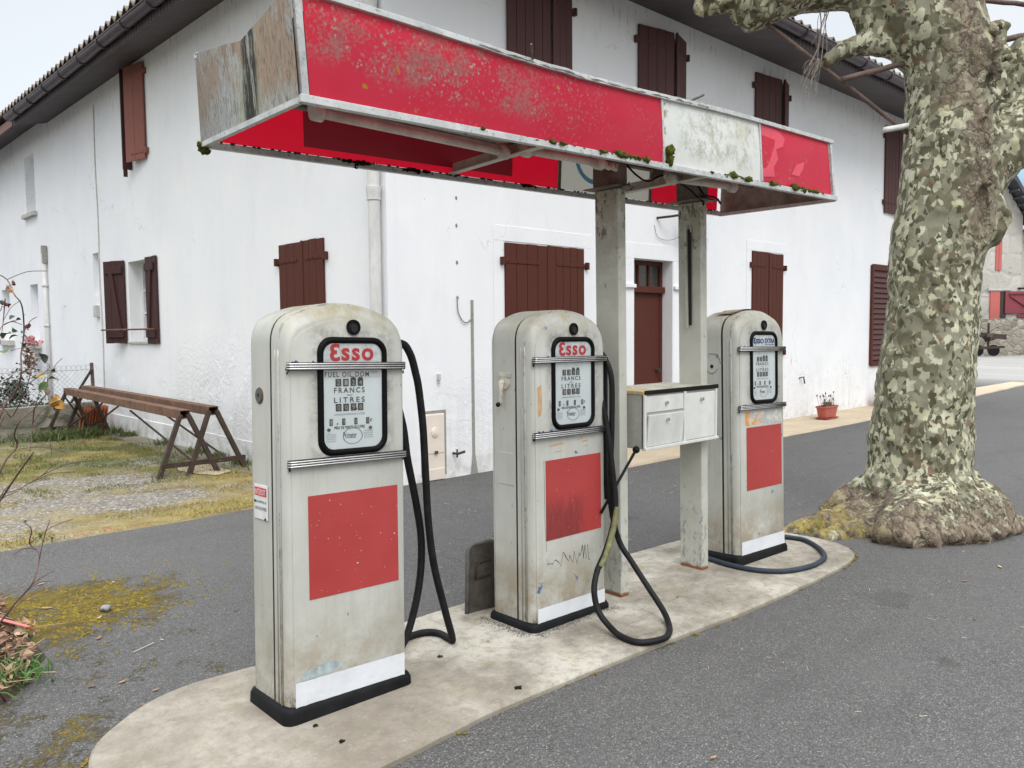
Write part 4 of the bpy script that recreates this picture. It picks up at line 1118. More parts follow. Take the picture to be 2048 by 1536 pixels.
    for _ in range(9):
        xx = q_.uniform(.015, .24); z0 = q_.choice((1.4475, 1.051)); s_ = q_.uniform(.004, .012); mb.add([(xx - s_, -.0006, z0 + .030), (xx + s_, -.0006, z0 + .0305), (xx + s_ * .5, -.0006, z0 + .030 + s_ * .7), (xx - s_ * .3, -.0006, z0 + .030 + s_ * .9)], [(0, 1, 2, 3)])
    mb.build('old_blue_paint', simple('old_blue_paint', (.05, .12, .25), .4, 60, .7), t, False)
    # sight glass on top
    mb = MB(); mb.disc((.318, -.008, 1.627), .033, .014, 'y', 26, .024); sg = autosmooth(mb.build('sight_glass', FRAMEB, t, False), 40)
    mb = MB(); mb.disc((.318, -.003, 1.627), .025, .006, 'y', 22); mb.disc((.320, -.010, 1.622), .017, .012, 'y', 18); autosmooth(mb.build('lens', DARK, sg, False), 40)
    # red poster and foot band
    mb = MB(); x0, x1, z0, z1 = .0967, .5399, .4957, .9293
    mb.add([(x0 + .002, -.0016, z0), (x1, -.0016, z0 + .003), (x1 - .003, -.0016, z1), (x0, -.0016, z1 - .002), (x0 + .002, 0.001, z0), (x1, 0.001, z0 + .003), (x1 - .003, 0.001, z1), (x0, 0.001, z1 - .002)], [(0, 1, 2, 3), (4, 5, 1, 0), (5, 6, 2, 1), (6, 7, 3, 2), (7, 4, 0, 3)])
    mb.build('red_panel', REDP[i], t, False)
    mb = MB(); q_ = random.Random(60 + i)
    for _ in range((46, 16, 18)[i]):
        xx, zz, s_ = q_.uniform(.105, .535), q_.uniform(.50, .92), q_.uniform(.0006, .0022) * (2 if q_.random() < .1 else 1); a_ = q_.uniform(0, PI)
        mb.add([(xx + s_ * math.cos(a_ + b_) * m__, -.0021, zz + s_ * math.sin(a_ + b_) * m__) for b_, m__ in ((0, 1.6), (1.4, .8), (PI, 1.2), (4.4, 1))], [(0, 1, 2, 3)])
    mb.build('paint_chips', STICK, t, False)
    bz = ((.055, .165), (.038, .142), (.050, .155))[i]
    n = 24; vs = []
    for q in range(n + 1):
        x = .030 + .536 * q / n
        vs += [(x, -.0035 - .003 * abs(noise.noise(Vector((x * 20, i, 0)))), bz[0] - .006 * (q / n) + .012 * (1 if q < 2 else 0) * 0), (x, -.003 - .002 * abs(noise.noise(Vector((x * 14, i, 2)))), bz[1] + .002 * noise.noise(Vector((x * 30, i, 4))))]
    mb = MB().add(vs, [(2 * q, 2 * q + 2, 2 * q + 3, 2 * q + 1) for q in range(n)])
    mb.build('white_band', STICK, t, False)
    return t
def PM_(x, y, z, yaw, roll, pit): return Matrix.Translation((x, y, z)) @ T4(yaw, roll, pit)
M0 = PM_(1.5443, 2.9644, 0, -1.2294, 1.5832, -1.3488)
M1 = PM_(2.9692, 2.9804, -.0222 + .02, -.9373, .4797, -.6146)
M1 = PM_(2.9692, 2.9804, -.0222, -.9373, .4797, -.6146)
M2 = PM_(4.8198, 2.8692, -.0034, -2.4315, .8264, -1.7216)
p0 = pump(0, M0, 'nearest cream fuel pump, its dial marked for domestic fuel oil under red lettering')
p1 = pump(1, M1, 'middle cream fuel pump with a crank handle on its side and a scuffed red panel')
p2 = pump(2, M2, 'farthest cream fuel pump, its dial headed with blue lettering, beside the plane tree')

# details of the nearest pump
mb = MB(); mb.disc((-.002, .227, 1.338), .036, .003, 'x', 20); mb.build('rust_ring', RUST, p0, False)
mb = MB(); mb.disc((-.006, .229, 1.340), .030, .006, 'x', 20, .009); mb.build('crank_socket', DRUM, p0, False)
mb = MB(); mb.disc((-.004, .229, 1.340), .0095, .003, 'x', 14); mb.build('socket_hole', DARK, p0, False)
mb = MB().add([(-.004, .279, .815), (-.004, .157, .823), (-.004, .157, .957), (-.004, .279, .964)] , [(3, 2, 1, 0)]); 
mb = MB(); mb.box((-.006, .157, .815), (-.002, .281, .962)); sg = mb.build('warning_plate', SIGNW, p0, False, bevel=.002)
mb = MB(); mb.box((-.0075, .164, .915), (-.006, .274, .950)); mb.build('red_strip', INKR, sg, False)
text('lettering', 'INTERDIT', SIGNW, sg, .268, .920, .098, .024, -.0085, 'side', bold=.01)
text('lettering', 'DANS LES MATERIELS DE', INKK, sg, .272, .885, .108, .010, -.0072, 'side', bold=.01)
text('lettering', 'VEHICULES ROUTIERS', INKK, sg, .272, .855, .108, .014, -.0072, 'side', bold=.01)
mb = MB(); mb.disc((-.009, .175, .82), .006, .004, 'x', 8); mb.disc((-.009, .27, .89), .006, .004, 'x', 8); mb.build('bolts', RUSTD, sg, False)
mb = MB(); vs = []
# peeled paint patch above the foot band
pk = [(.055, .168), (.065, .195), (.085, .205), (.11, .203), (.14, .215), (.18, .222), (.215, .214), (.25, .196), (.26, .186), (.20, .17), (.12, .168)]
mb.add([(x, -.0012, z) for x, z in pk], [tuple(range(len(pk)))]); mb.build('peeled_patch', simple('grey_blue_primer', (.34, .40, .41), .35, 30, .8), p0, False)
# middle pump: crank, cover plate, torn stickers
mb = MB(); mb.disc((-.008, .205, 1.345), .040, .009, 'x', 20); mb.box((-.010, .16, 1.372), (-.001, .245, 1.395)); ck = mb.build('crank_plate', STEEL, p1, False, bevel=.002)
mb = MB(); mb.tube([(-.008, .212, 1.342), (-.030, .212, 1.342)], .014, 12); mb.tube([(-.022, .212, 1.35), (-.020, .218, 1.30), (-.020, .224, 1.245), (-.020, .225, 1.22)], [.016, .011, .010, .011], 10); ca = mb.build('crank_handle', STEEL, p1, False, smooth=True)
mb = MB(); mb.tube([(-.020, .225, 1.225), (-.032, .224, 1.224)], .008, 8); mb.blob((-.036, .224, 1.224), .013, (1, 1, 1), 7, 0); mb.build('knob', RUBBER, ca, False, smooth=True)
mb = MB(); mb.box((-.0025, .138, .79), (.001, .266, .965)); mb.build('side_plate', PUMP[1], p1, False, bevel=.0015)
mb = MB(); mb.add([(x, -.001, z) for x, z in ((.040, 1.318), (.050, 1.322), (.069, 1.335), (.073, 1.28), (.074, 1.20), (.066, 1.175), (.047, 1.163), (.042, 1.20), (.045, 1.25))], [tuple(range(9))]); mb.build('torn_sticker', ORANGE, p1, False)
mb = MB()
for (x, z, w_, h) in ((.12, 1.00, .12, .010), (.34, 1.018, .05, .008), (.37, 1.002, .06, .007), (.39, .976, .04, .005), (.16, .965, .07, .005)): mb.add([(x, -.001, z), (x + w_, -.001, z + h * .6), (x + w_ * .9, -.001, z + h * 1.6), (x + w_ * .2, -.001, z + h)], [(0, 1, 2, 3)])
mb.build('sticker_remains', ORANGE, p1, False)
mb = MB(); rr = random.Random(4); x = .10; z = .40; 
for q in range(26):
    x2 = x + rr.uniform(.006, .022); z2 = .375 + .055 * rr.uniform(-1, 1) * (1 if q > 6 else .25); mb.tube([(x, .0003, z), (x2, .0003, z2)], [rr.uniform(.0006, .002), rr.uniform(.001, .005)], 4); x, z = x2, z2
    if x > .50: break
mb.tube([(.085, -.0005, .93), (.090, -.0005, .60), (.10, -.0005, .44)], .0012, 4)
mb.build('scratches', DRUM, p1, False)
# far pump: crank hole, engraved arrow, weathered sticker
mb = MB(); mb.disc((-.002, .205, 1.348), .013, .003, 'x', 14); mb.build('crank_hole', DARK, p2, False)
mb = MB()
mb.tube([(-.001, .205 + .048 * math.cos(a), 1.348 + .048 * math.sin(a)) for a in [R(200 + 14 * q) for q in range(11)]], .0018, 5)
mb.tube([(-.001, .205 + .070 * math.cos(a), 1.365 + .070 * math.sin(a)) for a in [R(180 - 10 * q) for q in range(12)]], .0018, 5)
mb.tube([(-.001, .168, 1.435), (-.001, .150, 1.418), (-.001, .172, 1.405)], .0018, 5)
mb.build('arrow_mark', DRUM, p2, False)
mb = MB(); n = 16; vs = []
for q in range(n + 1):
    x = .085 + .46 * q / n; vs += [(x, -.001, .945 + .012 * noise.noise(Vector((x * 12, 0, 0)))), (x, -.001, 1.035 + .01 * noise.noise(Vector((x * 9, 3, 0))))]
mb.add(vs, [(2 * q, 2 * q + 2, 2 * q + 3, 2 * q + 1) for q in range(n)])
k = NM('weathered_orange_white_sticker'); v = k.obj(); g = k.noise(k.warp(v, 12, .04), 14, 5, .7)
c = k.mix(k.mr(g, .46, .50), (.55, .53, .47), (.40, .40, .38)); c = k.mix(k.mul(k.mr(k.noise(v, 9, 4), .44, .5), k.mr(k.sep(v)[0], .30, .16)), c, (.58, .27, .06))
mb.build('faded_sticker', k.fin(c, .8), p2, False)
mb = MB(); nn = 10; vs = []
for q in range(nn + 1):
    x = .10 + .30 * q / nn
    for y in (.10, .24): vs.append((x, y + .01 * noise.noise(Vector((x * 9, y, 0))), 1.733 - .9 * (x - .297) ** 2 + .010 + .006 * noise.noise(Vector((x * 22, y * 9, 0)))))
mb.add(vs, [(2 * q, 2 * q + 2, 2 * q + 3, 2 * q + 1) for q in range(nn)]); mb.build('debris', simple('peeling_roof_coating', (.34, .27, .18), .5, 20, .9), p2, False)

# hoses
def hose(parent, paths, mat, r=.0165, name='hose'):
    mb = MB()
    for p in paths:
        q = crom(p, 9); mb.tube(q, r, 12)
    return mb.build(name, mat, parent, smooth=True)
h = hose(p0, [[(2.13, 3.13, 1.48), (2.22, 3.14, 1.535), (2.285, 3.15, 1.535), (2.325, 3.15, 1.48), (2.350, 3.15, 1.40), (2.368, 3.15, 1.32), (2.389, 3.15, 1.144), (2.398, 3.15, .972), (2.413, 3.15, .673), (2.444, 3.15, .441), (2.509, 3.15, .197), (2.562, 3.16, .038), (2.578, 3.20, .016), (2.585, 3.30, .016), (2.54, 3.36, .016), (2.44, 3.37, .016), (2.33, 3.33, .016), (2.22, 3.27, .018)],
              [(2.15, 3.2, 1.35), (2.25, 3.20, 1.30), (2.305, 3.20, 1.15), (2.33, 3.20, .98), (2.378, 3.20, .755), (2.405, 3.20, .577), (2.398, 3.20, .404), (2.36, 3.20, .237), (2.29, 3.19, .092), (2.20, 3.18, .02)]], HOSE, .0185)
mb = MB(); mb.tube([(2.13, 3.12, 1.50), (2.15, 3.12, 1.50)], .04, 14); mb.box((2.13, 3.06, 1.15), (2.155, 3.16, 1.42)); mb.box((2.14, 3.08, 1.22), (2.175, 3.14, 1.28)); mb.tube([(2.165, 3.1, 1.42), (2.17, 3.1, 1.28), (2.165, 3.1, 1.05)], .012, 8)
mb.build('nozzle_bracket', RUSTD, p0, bevel=.004)
hose(p1, [[(3.55, 3.05, 1.40), (3.56, 3.03, 1.47), (3.575, 2.99, 1.42), (3.575, 2.95, 1.313), (3.578, 2.95, 1.057), (3.566, 2.95, .80), (3.569, 2.95, .597), (3.640, 2.95, .379), (3.637, 2.85, .269), (3.631, 2.72, .14), (3.605, 2.61, .055), (3.537, 2.524, .016), (3.44, 2.455, .016), (3.35, 2.43, .016), (3.231, 2.482, .016), (3.225, 2.60, .018), (3.245, 2.70, .045), (3.255, 2.78, .103), (3.270, 2.82, .202), (3.345, 2.86, .285), (3.433, 2.88, .362), (3.522, 2.9, .483), (3.549, 2.9, .622), (3.551, 2.92, .776), (3.544, 2.95, 1.002), (3.55, 3.0, 1.2), (3.56, 3.05, 1.28)],
          [(3.60, 3.02, 1.44), (3.60, 3.02, 1.2), (3.60, 3.02, .9), (3.595, 3.0, .62)]], HOSE, .0165)
mb = MB(); q = crom([(3.36, 2.855, .300), (3.433, 2.87, .362), (3.518, 2.89, .483), (3.545, 2.888, .60)], 8); mb.tube(q, [.0135 + .0035 * math.sin(PI * i_ / (len(q) - 1)) for i_ in range(len(q))], 10)
mb.build('worn_sleeve', WORN, p1, smooth=True)
mb = MB(); mb.tube([(3.50, 2.965, .56), (3.62, 2.955, .70), (3.790, 2.95, .880)], .0085, 10); lev = mb.build('lever', RUBBER, p1, smooth=True)
mb = MB(); mb.blob((3.800, 2.95, .890), .022, (1, 1, 1), 9, 0); mb.build('knob', RUBBER, lev, smooth=True)
mb = MB(); mb.box((3.555, 3.02, 1.10), (3.60, 3.14, 1.46)); mb.build('nozzle_bracket', RUSTD, p1, bevel=.006)
hose(p2, [[(5.45, 3.0, .30), (5.56, 3.02, .12), (5.64, 3.02, .035), (5.69, 2.96, .016), (5.70, 2.86, .016), (5.622, 2.74, .016), (5.50, 2.62, .016), (5.354, 2.53, .016), (5.20, 2.50, .016), (5.085, 2.50, .016), (4.95, 2.53, .016), (4.843, 2.586, .016), (4.756, 2.72, .016), (4.741, 2.90, .016), (4.77, 3.06, .016), (4.80, 3.22, .016)]], HOSEB, .0175)

# dark bent panel leaning on the middle pump
pt = thing('metal_panel', 'dark rusty metal panel with a rolled rim leaning behind the middle pump', 'panel', (3.03, 3.44, 0))
Mx = Matrix.Translation((3.045, 3.44, 0)) @ Matrix.Rotation(R(-8), 4, 'Z') @ Matrix.Rotation(R(-6), 4, 'X') @ Matrix.Diagonal((.88, 1, .97, 1))
def pnl(e, y): return [Mx @ Vector((x * (1 if z > .2 else 1.0 + .12 * (1 - z / .2)), y, z)) for x, z in [(-.135 - e, 0)] + [(-.115 - e * 1 + .06 - .06 * math.cos(a), .34 + e + .055 * math.sin(a)) for a in [R(15 * q) for q in range(7)]] + [(.115 + e - .06 + .06 * math.sin(a), .34 + e + .055 * math.cos(a)) for a in [R(15 * q) for q in range(7)]] + [(.135 + e, 0)]]
MB().loft([pnl(-.006, -.006), pnl(-.006, .0)]).build('sheet', simple('dark_grey_brown_sheet', (.060, .052, .042), .5, 14, .7, 0, .4), pt)
L = pnl(0, 0); mb = MB(); mb.tube(L, .013, 8); mb.build('rim', simple('grey_rubbed_rim', (.10, .10, .095), .4, 30, .7), pt, smooth=True)
mb = MB(); mb.tube([Mx @ Vector(q) for q in ((-.075, -.012, .19), (-.07, -.014, .25), (-.045, -.014, .285), (.05, -.014, .29))], .006, 6); mb.tube([Mx @ Vector(q) for q in ((-.075, -.012, .19), (.05, -.012, .20))], .004, 6); mb.build('pressed_rib', RUSTD, pt, smooth=True)

# ------------------------------------------------------------------ the sign canopy on two posts
cn = thing('canopy', 'long red and white box canopy on two cream posts above the fuel pumps', 'canopy', (4.18, 3.1, 0))
FL, FR, BL, BR = Vector((1.548, 2.760, 2.45)), Vector((5.382, 2.512, 2.45)), Vector((1.579, 3.712, 2.45)), Vector((5.412, 3.416, 2.45))
tFL, tFR, tBL, tBR = Vector((1.495, 2.715, 2.840)), Vector((5.36, 2.537, 2.840)), Vector((1.53, 3.63, 2.832)), Vector((5.385, 3.38, 2.84))
def lp(a, b, t): return a + (b - a) * t
def front_pt(u, v, off=0.0):
    b = lp(FL, FR, u); t_ = lp(tFL, tFR, u); sag = -.030 * math.sin(PI * min(1, u / .75)) ** 2 if u < .75 else 0
    if .18 < u < .5: sag -= .008 * noise.noise(Vector((u * 30, 0, 0)))
    t_ = t_ + Vector((0, 0, sag)); p = lp(b, t_, v)
    bul = .012 * math.sin(PI * u) * math.sin(PI * v)
    return p + Vector((0, -off - bul, 0))
def back_pt(u, v, off=0.0):
    return lp(lp(BL, BR, u), lp(tBL, tBR, u), v) + Vector((0, off, 0))
def strip(fn, u0, u1, v0, v1, n, th=.004, mth=3):
    mb = MB(); A = []; 
    for i in range(n + 1):
        u = u0 + (u1 - u0) * i / n
        A.append([fn(u, v0 + (v1 - v0) * j / mth) for j in range(mth + 1)])
    vs = [p for l in A for p in l]; w_ = mth + 1
    mb.add(vs, [(i * w_ + j, (i + 1) * w_ + j, (i + 1) * w_ + j + 1, i * w_ + j + 1) for i in range(n) for j in range(mth)])
    return mb
ux = lambda x: (x - 1.548) / (5.382 - 1.548)
a1, a2 = ux(3.612), ux(4.52)
label(strip(front_pt, .012, a1 - .002, .07, .955, 40).build('front_panel', RED_C, cn, smooth=True), 'long red front panel crusted with lichen')
label(strip(front_pt, a1 + .002, a2 - .002, .07, .955, 10).build('front_panel', WHITE_C, cn, smooth=True), 'white front panel stained with mould')
label(strip(lambda u, v: front_pt(u, v), a2 + .002, .988, .07, .955, 12).build('front_panel', RED_C, cn, smooth=True), 'short clean red front panel with faded pink patches')
# faded patches on the right red panel
mb = MB(); P = [(0, 1), (.45, .97), (.62, .86), (.55, .70), (.36, .62), (.40, .45), (.28, .30), (.30, .12), (.0, .08)]
mb.add([front_pt(a2 + .004 + (.988 - a2) * a * .52, .08 + .86 * b, .0025) for a, b in P], [tuple(range(len(P)))])
P = [(.62, .22), (.74, .42), (.95, .52), (.90, .36), (.80, .22)]
mb.add([front_pt(a2 + .004 + (.988 - a2) * a * .62, .08 + .86 * b, .0025) for a, b in P], [tuple(range(len(P)))])
mb.build('faded_patch', PALERED, cn)
# aluminium rails, front
def rail(fn, v, w_, h, u0=0, u1=1, n=40, off=0):
    mb = MB()
    loops = []
    for i in range(n + 1):
        c = fn(u0 + (u1 - u0) * i / n, v, off); loops.append([c + Vector(q) for q in ((0, -w_ / 2, -h / 2), (0, w_ / 2, -h / 2), (0, w_ / 2, h / 2), (0, -w_ / 2, h / 2))])
    return mb.loft(loops)
rail(front_pt, .022, .03, .030, 0, 1, 40, .004).build('bottom_rail', ALU, cn, bevel=.002)
rail(front_pt, .975, .03, .024, 0, 1, 40, .004).build('top_rail', ALU, cn, bevel=.002)
rail(back_pt, .022, .03, .030, 0, 1, 40).build('bottom_rail', ALU, cn, bevel=.002)
rail(back_pt, .975, .03, .024, 0, 1, 20).build('top_rail', ALU, cn, bevel=.002)
for u in (a1, a2): mb = MB(); mb.beam(front_pt(u, .05, .004), front_pt(u, .96, .004), .016, .012, (0, 1, 0)); mb.build('mullion', ALU, cn)
for u in (.006, .994):
    mb = MB(); mb.beam(front_pt(u, .0, .002), front_pt(u, .99, .002), .028, .02, (0, 1, 0)); mb.build('corner_post', ALU, cn)
# buckled cap along the top edge
mb = MB(); n = 90; vs = []
for i in range(n + 1):
    u = .22 + .42 * i / n; c = front_pt(u, 1.0); j = noise.noise(Vector((u * 60, 0, 0)))
    vs += [c + Vector((0, -.022 - .006 * j, -.014 + .006 * noise.noise(Vector((u * 90, 4, 0))))), c + Vector((0, -.01, .006 + .007 * j)), c + Vector((0, .05, .0))]
mb.add(vs, [(i * 3 + k_, i * 3 + 3 + k_, i * 3 + 4 + k_, i * 3 + 1 + k_) for i in range(n) for k_ in (0, 1)])
mb.tube([front_pt(.30, 1, .02), front_pt(.285, 1, .07) + Vector((0, 0, .04))], .006, 4); mb.tube([front_pt(.60, 1, .0), front_pt(.625, 1, .03) + Vector((0, 0, .045))], .007, 4)
mb.build('cap_strip', simple('dark_crusted_cap', (.13, .13, .11), .7, 40, .9, 0, .8, .01), cn)
# inside: back panels
w1, w2 = (3.775 - 1.579) / 3.83, (4.62 - 1.579) / 3.83
d1, d2 = (2.08 - 1.579) / 3.83, (3.40 - 1.579) / 3.83
strip(back_pt, .006, d1, .07, .955, 6).build('back_panel', RED_I, cn); label(strip(back_pt, d1, d2, .16, .955, 12).build('back_panel', MAROON, cn), 'dark boarded stretch of the red back panel')
strip(back_pt, d1, d2, .07, .16, 12).build('back_panel', RED_I, cn)
strip(back_pt, d2, w1 - .003, .07, .955, 6).build('back_panel', RED_I, cn)
strip(back_pt, w1 + .003, w2 - .003, .07, .955, 8).build('back_panel', WHITE_I, cn); strip(back_pt, w2 + .003, .99, .07, .955, 8).build('back_panel', RED_I, cn)
for u in (w1, w2): mb = MB(); mb.beam(back_pt(u, .05), back_pt(u, .96), .02, .016, (0, 1, 0)); mb.build('mullion', RUSTB, cn)
mb = MB(); cc = back_pt((4.06 - 1.579) / 3.83, .60, -.008); mb.loft([[cc + Vector((r * math.cos(a) * 1.15, 0, r * math.sin(a))) for a in [2 * PI * q / 40 for q in range(40)]] for r in (.155, .125)], False, False)
mb.build('blue_ring', m_translucent('blue_ring_paint', (.22, .50, .80), (.2, .5, .85), .3), cn)
# end panels: left one is creased and streaked
def endp(F, B, tF, tB, dent, mat):
    mb = MB(); vs = []; n = 24; m_ = 6
    for i in range(n + 1):
        t_ = i / n; b = lp(F, B, t_); tp = lp(tF, tB, t_); g = max(0, 1 - abs(t_ - .54) / (.46 if t_ > .54 else .54))
        tp = tp + Vector((0, 0, -dent * g + .004 * noise.noise(Vector((t_ * 5, 0, 0)))))
        for j in range(m_ + 1):
            p = lp(b, tp, j / m_); vs.append(p + Vector((dent * .5 * g * (j / m_), 0, 0)))
    w_ = m_ + 1
    return mb.add(vs, [(i * w_ + j, (i + 1) * w_ + j, (i + 1) * w_ + j + 1, i * w_ + j + 1) for i in range(n) for j in range(m_)])
label(endp(FL + Vector((0, 0, 0)), BL, tFL, tBL, .055, GALV).build('end_panel', GALV, cn, smooth=True), 'galvanised end panel streaked with rust and a black run')
endp(FR, BR, tFR, tBR, .0, RUSTB).build('end_panel', RUSTB, cn)
mb = MB(); mb.beam(FL, BL, .022, .022); mb.cut(); mb.beam(FR, BR, .03, .02); mb.build('end_rail', ALU, cn)
mb = MB(); mb.add([front_pt(.02, .86) + Vector((0, .03, -.0)), front_pt(.98, .86) + Vector((0, .03, 0)), back_pt(.98, .86, -.02), back_pt(.02, .86, -.02)], [(0, 1, 2, 3)]); mb.build('cover_sheet', RUSTB, cn)
# trusses and beams under it
for (f, b) in (((2.834, 2.70, 2.475), (2.949, 3.63, 2.475)), ((4.10, 2.62, 2.475), (4.215, 3.50, 2.475))):
    f = Vector(f); b = Vector(b); mb = MB(); mb.beam(f, b, .045, .006); mb.beam(f + Vector((.02, 0, .03)), b + Vector((.02, 0, .03)), .005, .06)
    tr = mb.build('truss', STEEL, cn)
    c = lp(f, b, .42); mb = MB(); d = (b - f).normalized()
    mb.add([c + d * a + Vector((.026, 0, z)) for a, z in ((-.16, .01), (.20, .01), (.14, .10), (.10, .18), (-.10, .18), (-.12, .10))] + [c + d * a + Vector((.030, 0, z)) for a, z in ((-.16, .01), (.20, .01), (.14, .10), (.10, .18), (-.10, .18), (-.12, .10))], [(0, 1, 2, 3, 4, 5), (11, 10, 9, 8, 7, 6)])
    mb.build('gusset_plate', RUSTB, tr)
    mb = MB()
    for a in (-.12, -.03, .06, .13): mb.disc(c + d * a + Vector((.018, 0, .035)), .008, .02, 'x', 8)
    mb.build('bolts', DARK, tr)
mb = MB(); mb.beam((1.65, 3.12, 2.62), (5.30, 2.88, 2.62), .06, .08); mb.beam((1.65, 3.34, 2.62), (5.30, 3.08, 2.62), .05, .06); mb.build('longitudinal_beam', RUSTB, cn)
# strip lamps with sockets
def lamp(pa, pb):
    pa = Vector(pa); pb = Vector(pb); d = (pb - pa).normalized(); up = Vector((0, 0, .055))
    mb = MB(); mb.beam(pa + up, pb + up, .05, .02); mb.tube([pa + d * .04 + Vector((0, .03, .03)), pb - d * .04 + Vector((0, .03, .03))], .012, 10)
    l = mb.build('lamp_batten', TUBE, cn, bevel=.002)
    mb = MB(); mb.tube([pa, pb], .019, 14); mb.build('lamp_tube', TUBE, l, smooth=True)
    mb = MB()
    for p in (pa, pb):
        if mb.v: mb.cut()
        mb.tube([p - d * .035, p - d * .03, p + d * .012, p + d * .016], [.02, .034, .034, .022], 14); mb.tube([p + Vector((0, .035, .03)) - d * .02, p + Vector((0, .035, .03)) + d * .03], .024, 12)
    mb.build('lamp_socket', TUBE, l, smooth=True)
lamp((1.76, 2.98, 2.485), (2.83, 3.02, 2.485)); lamp((2.90, 2.93, 2.49), (3.42, 2.90, 2.49)); lamp((4.10, 2.91, 2.49), (4.62, 2.82, 2.49))
mb = MB()
for q in range(4): c = Vector((3.36 + q * .055, 2.90 - q * .003, 2.475)); mb.tube([c + Vector((0, .025 * math.cos(a), .025 * math.sin(a))) for a in [R(200 + 20 * s for s in [0])] ] if False else [c + Vector((-.012, 0, .03)), c + Vector((-.006, 0, 0)), c + Vector((.012, 0, -.004)), c + Vector((.02, 0, .028))], .013, 8)
mb.build('socket_clips', TUBE, cn, smooth=True)
# posts
def post(x0, y0, x1, y1, dx, label_):
    """front-left foot (x0,y0) to the right/back size, top shifted by dx"""
    yaw = R(-1.0)
    def lop(z, e=0):
        s = dx * z / 2.41; w_ = x1 - x0; d = y1 - y0
        P_ = [(0 - e, 0 - e), (w_ + e, 0 - e), (w_ + e, d + e), (0 - e, d + e)]
        return [(x0 + s + a * math.cos(yaw) - b * math.sin(yaw), y0 + a * math.sin(yaw) + b * math.cos(yaw), z) for a, b in P_]
    mb = MB().loft([lop(-.01), lop(.6), lop(1.2), lop(1.8), lop(2.41)]); o = mb.build('post', POST, cn, bevel=.006); label(o, label_)
    mb = MB(); 
    A = lop(2.415, .045)[:]; B_ = lop(2.421, .05)[:]; mb.loft([A, B_]); mb.loft([lop(2.42, .006), lop(2.56, .006)]); 
    c = mb.build('post_cap', RUSTB, o)
    mb = MB(); cx_ = x0 + dx
    for q in range(5):
        a0 = Vector((cx_ + random.uniform(-.05, .1), y0 - .05, 2.42)); mb.tube([a0, a0 + Vector((random.uniform(-.12, .12), random.uniform(-.02, .05), random.uniform(-.02, .03)))], .004, 4)
    mb.build('twigs', RUSTD, o)
    return o
po = post(3.742, 3.014, 3.813, 3.190, -.034, 'left post, nearer the middle pump')
pq = post(4.551, 2.984, 4.623, 3.158, -.050, 'right post with a long dark slot')
mb = MB(); xs = lambda z: 4.549 - .050 * z / 2.41 - .004
mb.add([(xs(1.62), 3.050, 1.62), (xs(2.24), 3.050, 2.24), (xs(2.24), 3.078, 2.24), (xs(1.62), 3.072, 1.62)], [(0, 1, 2, 3)]); mb.build('slot', DARK, pq)
mb = MB(); mb.beam((xs(1.62) - .003, 3.083, 1.60), (xs(2.26) - .003, 3.092, 2.26), .014, .012, (1, 0, 0)); mb.tube([(xs(2.26), 3.05, 2.22), (xs(2.26), 3.06, 2.262), (xs(2.26), 3.08, 2.262), (xs(2.26), 3.09, 2.23)], .005, 6); mb.build('slot_rim', POST, pq)
mb = MB(); mb.tube(crom([(3.80, 3.05, 2.58), (3.86, 3.0, 2.50), (3.95, 2.98, 2.47), (4.1, 2.97, 2.52), (4.3, 2.95, 2.47), (4.42, 2.96, 2.43), (4.52, 2.97, 2.40), (4.53, 3.0, 2.38)], 6), .006, 6); mb.tube(crom([(4.40, 2.95, 2.52), (4.44, 2.92, 2.44), (4.58, 2.92, 2.43), (4.70, 2.96, 2.41)], 6), .007, 6); mb.build('loose_cable', RUBBER, cn, smooth=True)

# moss cushions along the canopy's edges
DMOSS = simple('dark_dried_moss', (.028, .028, .010), .5, 60, 1, 0, 1, .006, .1)
def mossc(p, r, s, sq=(1.3, .9, .8)):
    mb = MB(); q_ = random.Random(s)
    if sq[0] > 1.45:
        for _ in range(14): mb.blob((q_.gauss(0, r * .9), q_.gauss(0, r * .25), -abs(q_.gauss(0, r * .3)) + r * .1), r * q_.uniform(.18, .5), (1.3, .8, .8), 5, .45, q_.randrange(999))
    else:
        mb.blob((0, 0, 0), r, sq, 9, .30, s)
        for _ in range(5): mb.blob((q_.uniform(-.7, .7) * r, q_.uniform(-.2, .2) * r, -r * .25), r * q_.uniform(.3, .5), (1.2, .8, .7), 5, .4, q_.randrange(999))
    o = mb.build('moss_cushion', MOSS, None, smooth=True); o.location = p; RM[o.name] = Matrix.Translation(p)
    return tag(o, 'small green moss cushion growing on the edge rail of the canopy', 'moss', 'moss cushions on the canopy edge')
rr = random.Random(3)
for x, r in ((2.39, .010), (2.80, .016), (2.86, .018), (3.14, .019), (3.25, .022), (3.285, .017), (3.335, .022), (3.40, .018), (3.46, .019), (4.02, .012), (4.16, .014), (4.22, .026), (4.29, .013), (4.34, .024), (4.375, .018), (4.60, .020), (4.64, .020), (4.68, .024), (4.86, .028), (4.92, .026), (4.97, .020), (5.03, .016), (5.08, .024), (5.12, .020), (5.2, .010)):
    c = front_pt(ux(x), .055, .016); mossc(c + Vector((0, rr.uniform(-.006, .006), r * .15)), r, int(x * 100), (rr.uniform(1.1, 1.6), .8, rr.uniform(.7, .95)))
for v_, r in ((.12, .028), (.24, .030)): mossc(front_pt(a1 + .010, v_, .012), r, int(v_ * 100), (.95, .7, .95))
for p, r in (((1.588, 3.70, 2.434), .026), ((1.575, 3.695, 2.450), .020)): mossc(p, r, 5, (1, 1, .9))
for x, r in ((2.30, .018), (2.36, .032), (2.41, .020), (2.68, .022), (2.74, .028), (2.80, .020), (2.95, .018), (3.05, .014), (3.50, .020), (3.56, .016)):
    mossc(back_pt((x - 1.579) / 3.83, .05, -.012), r, int(x * 77), (1.5, .7, .8)).data.materials[0] = DMOSS
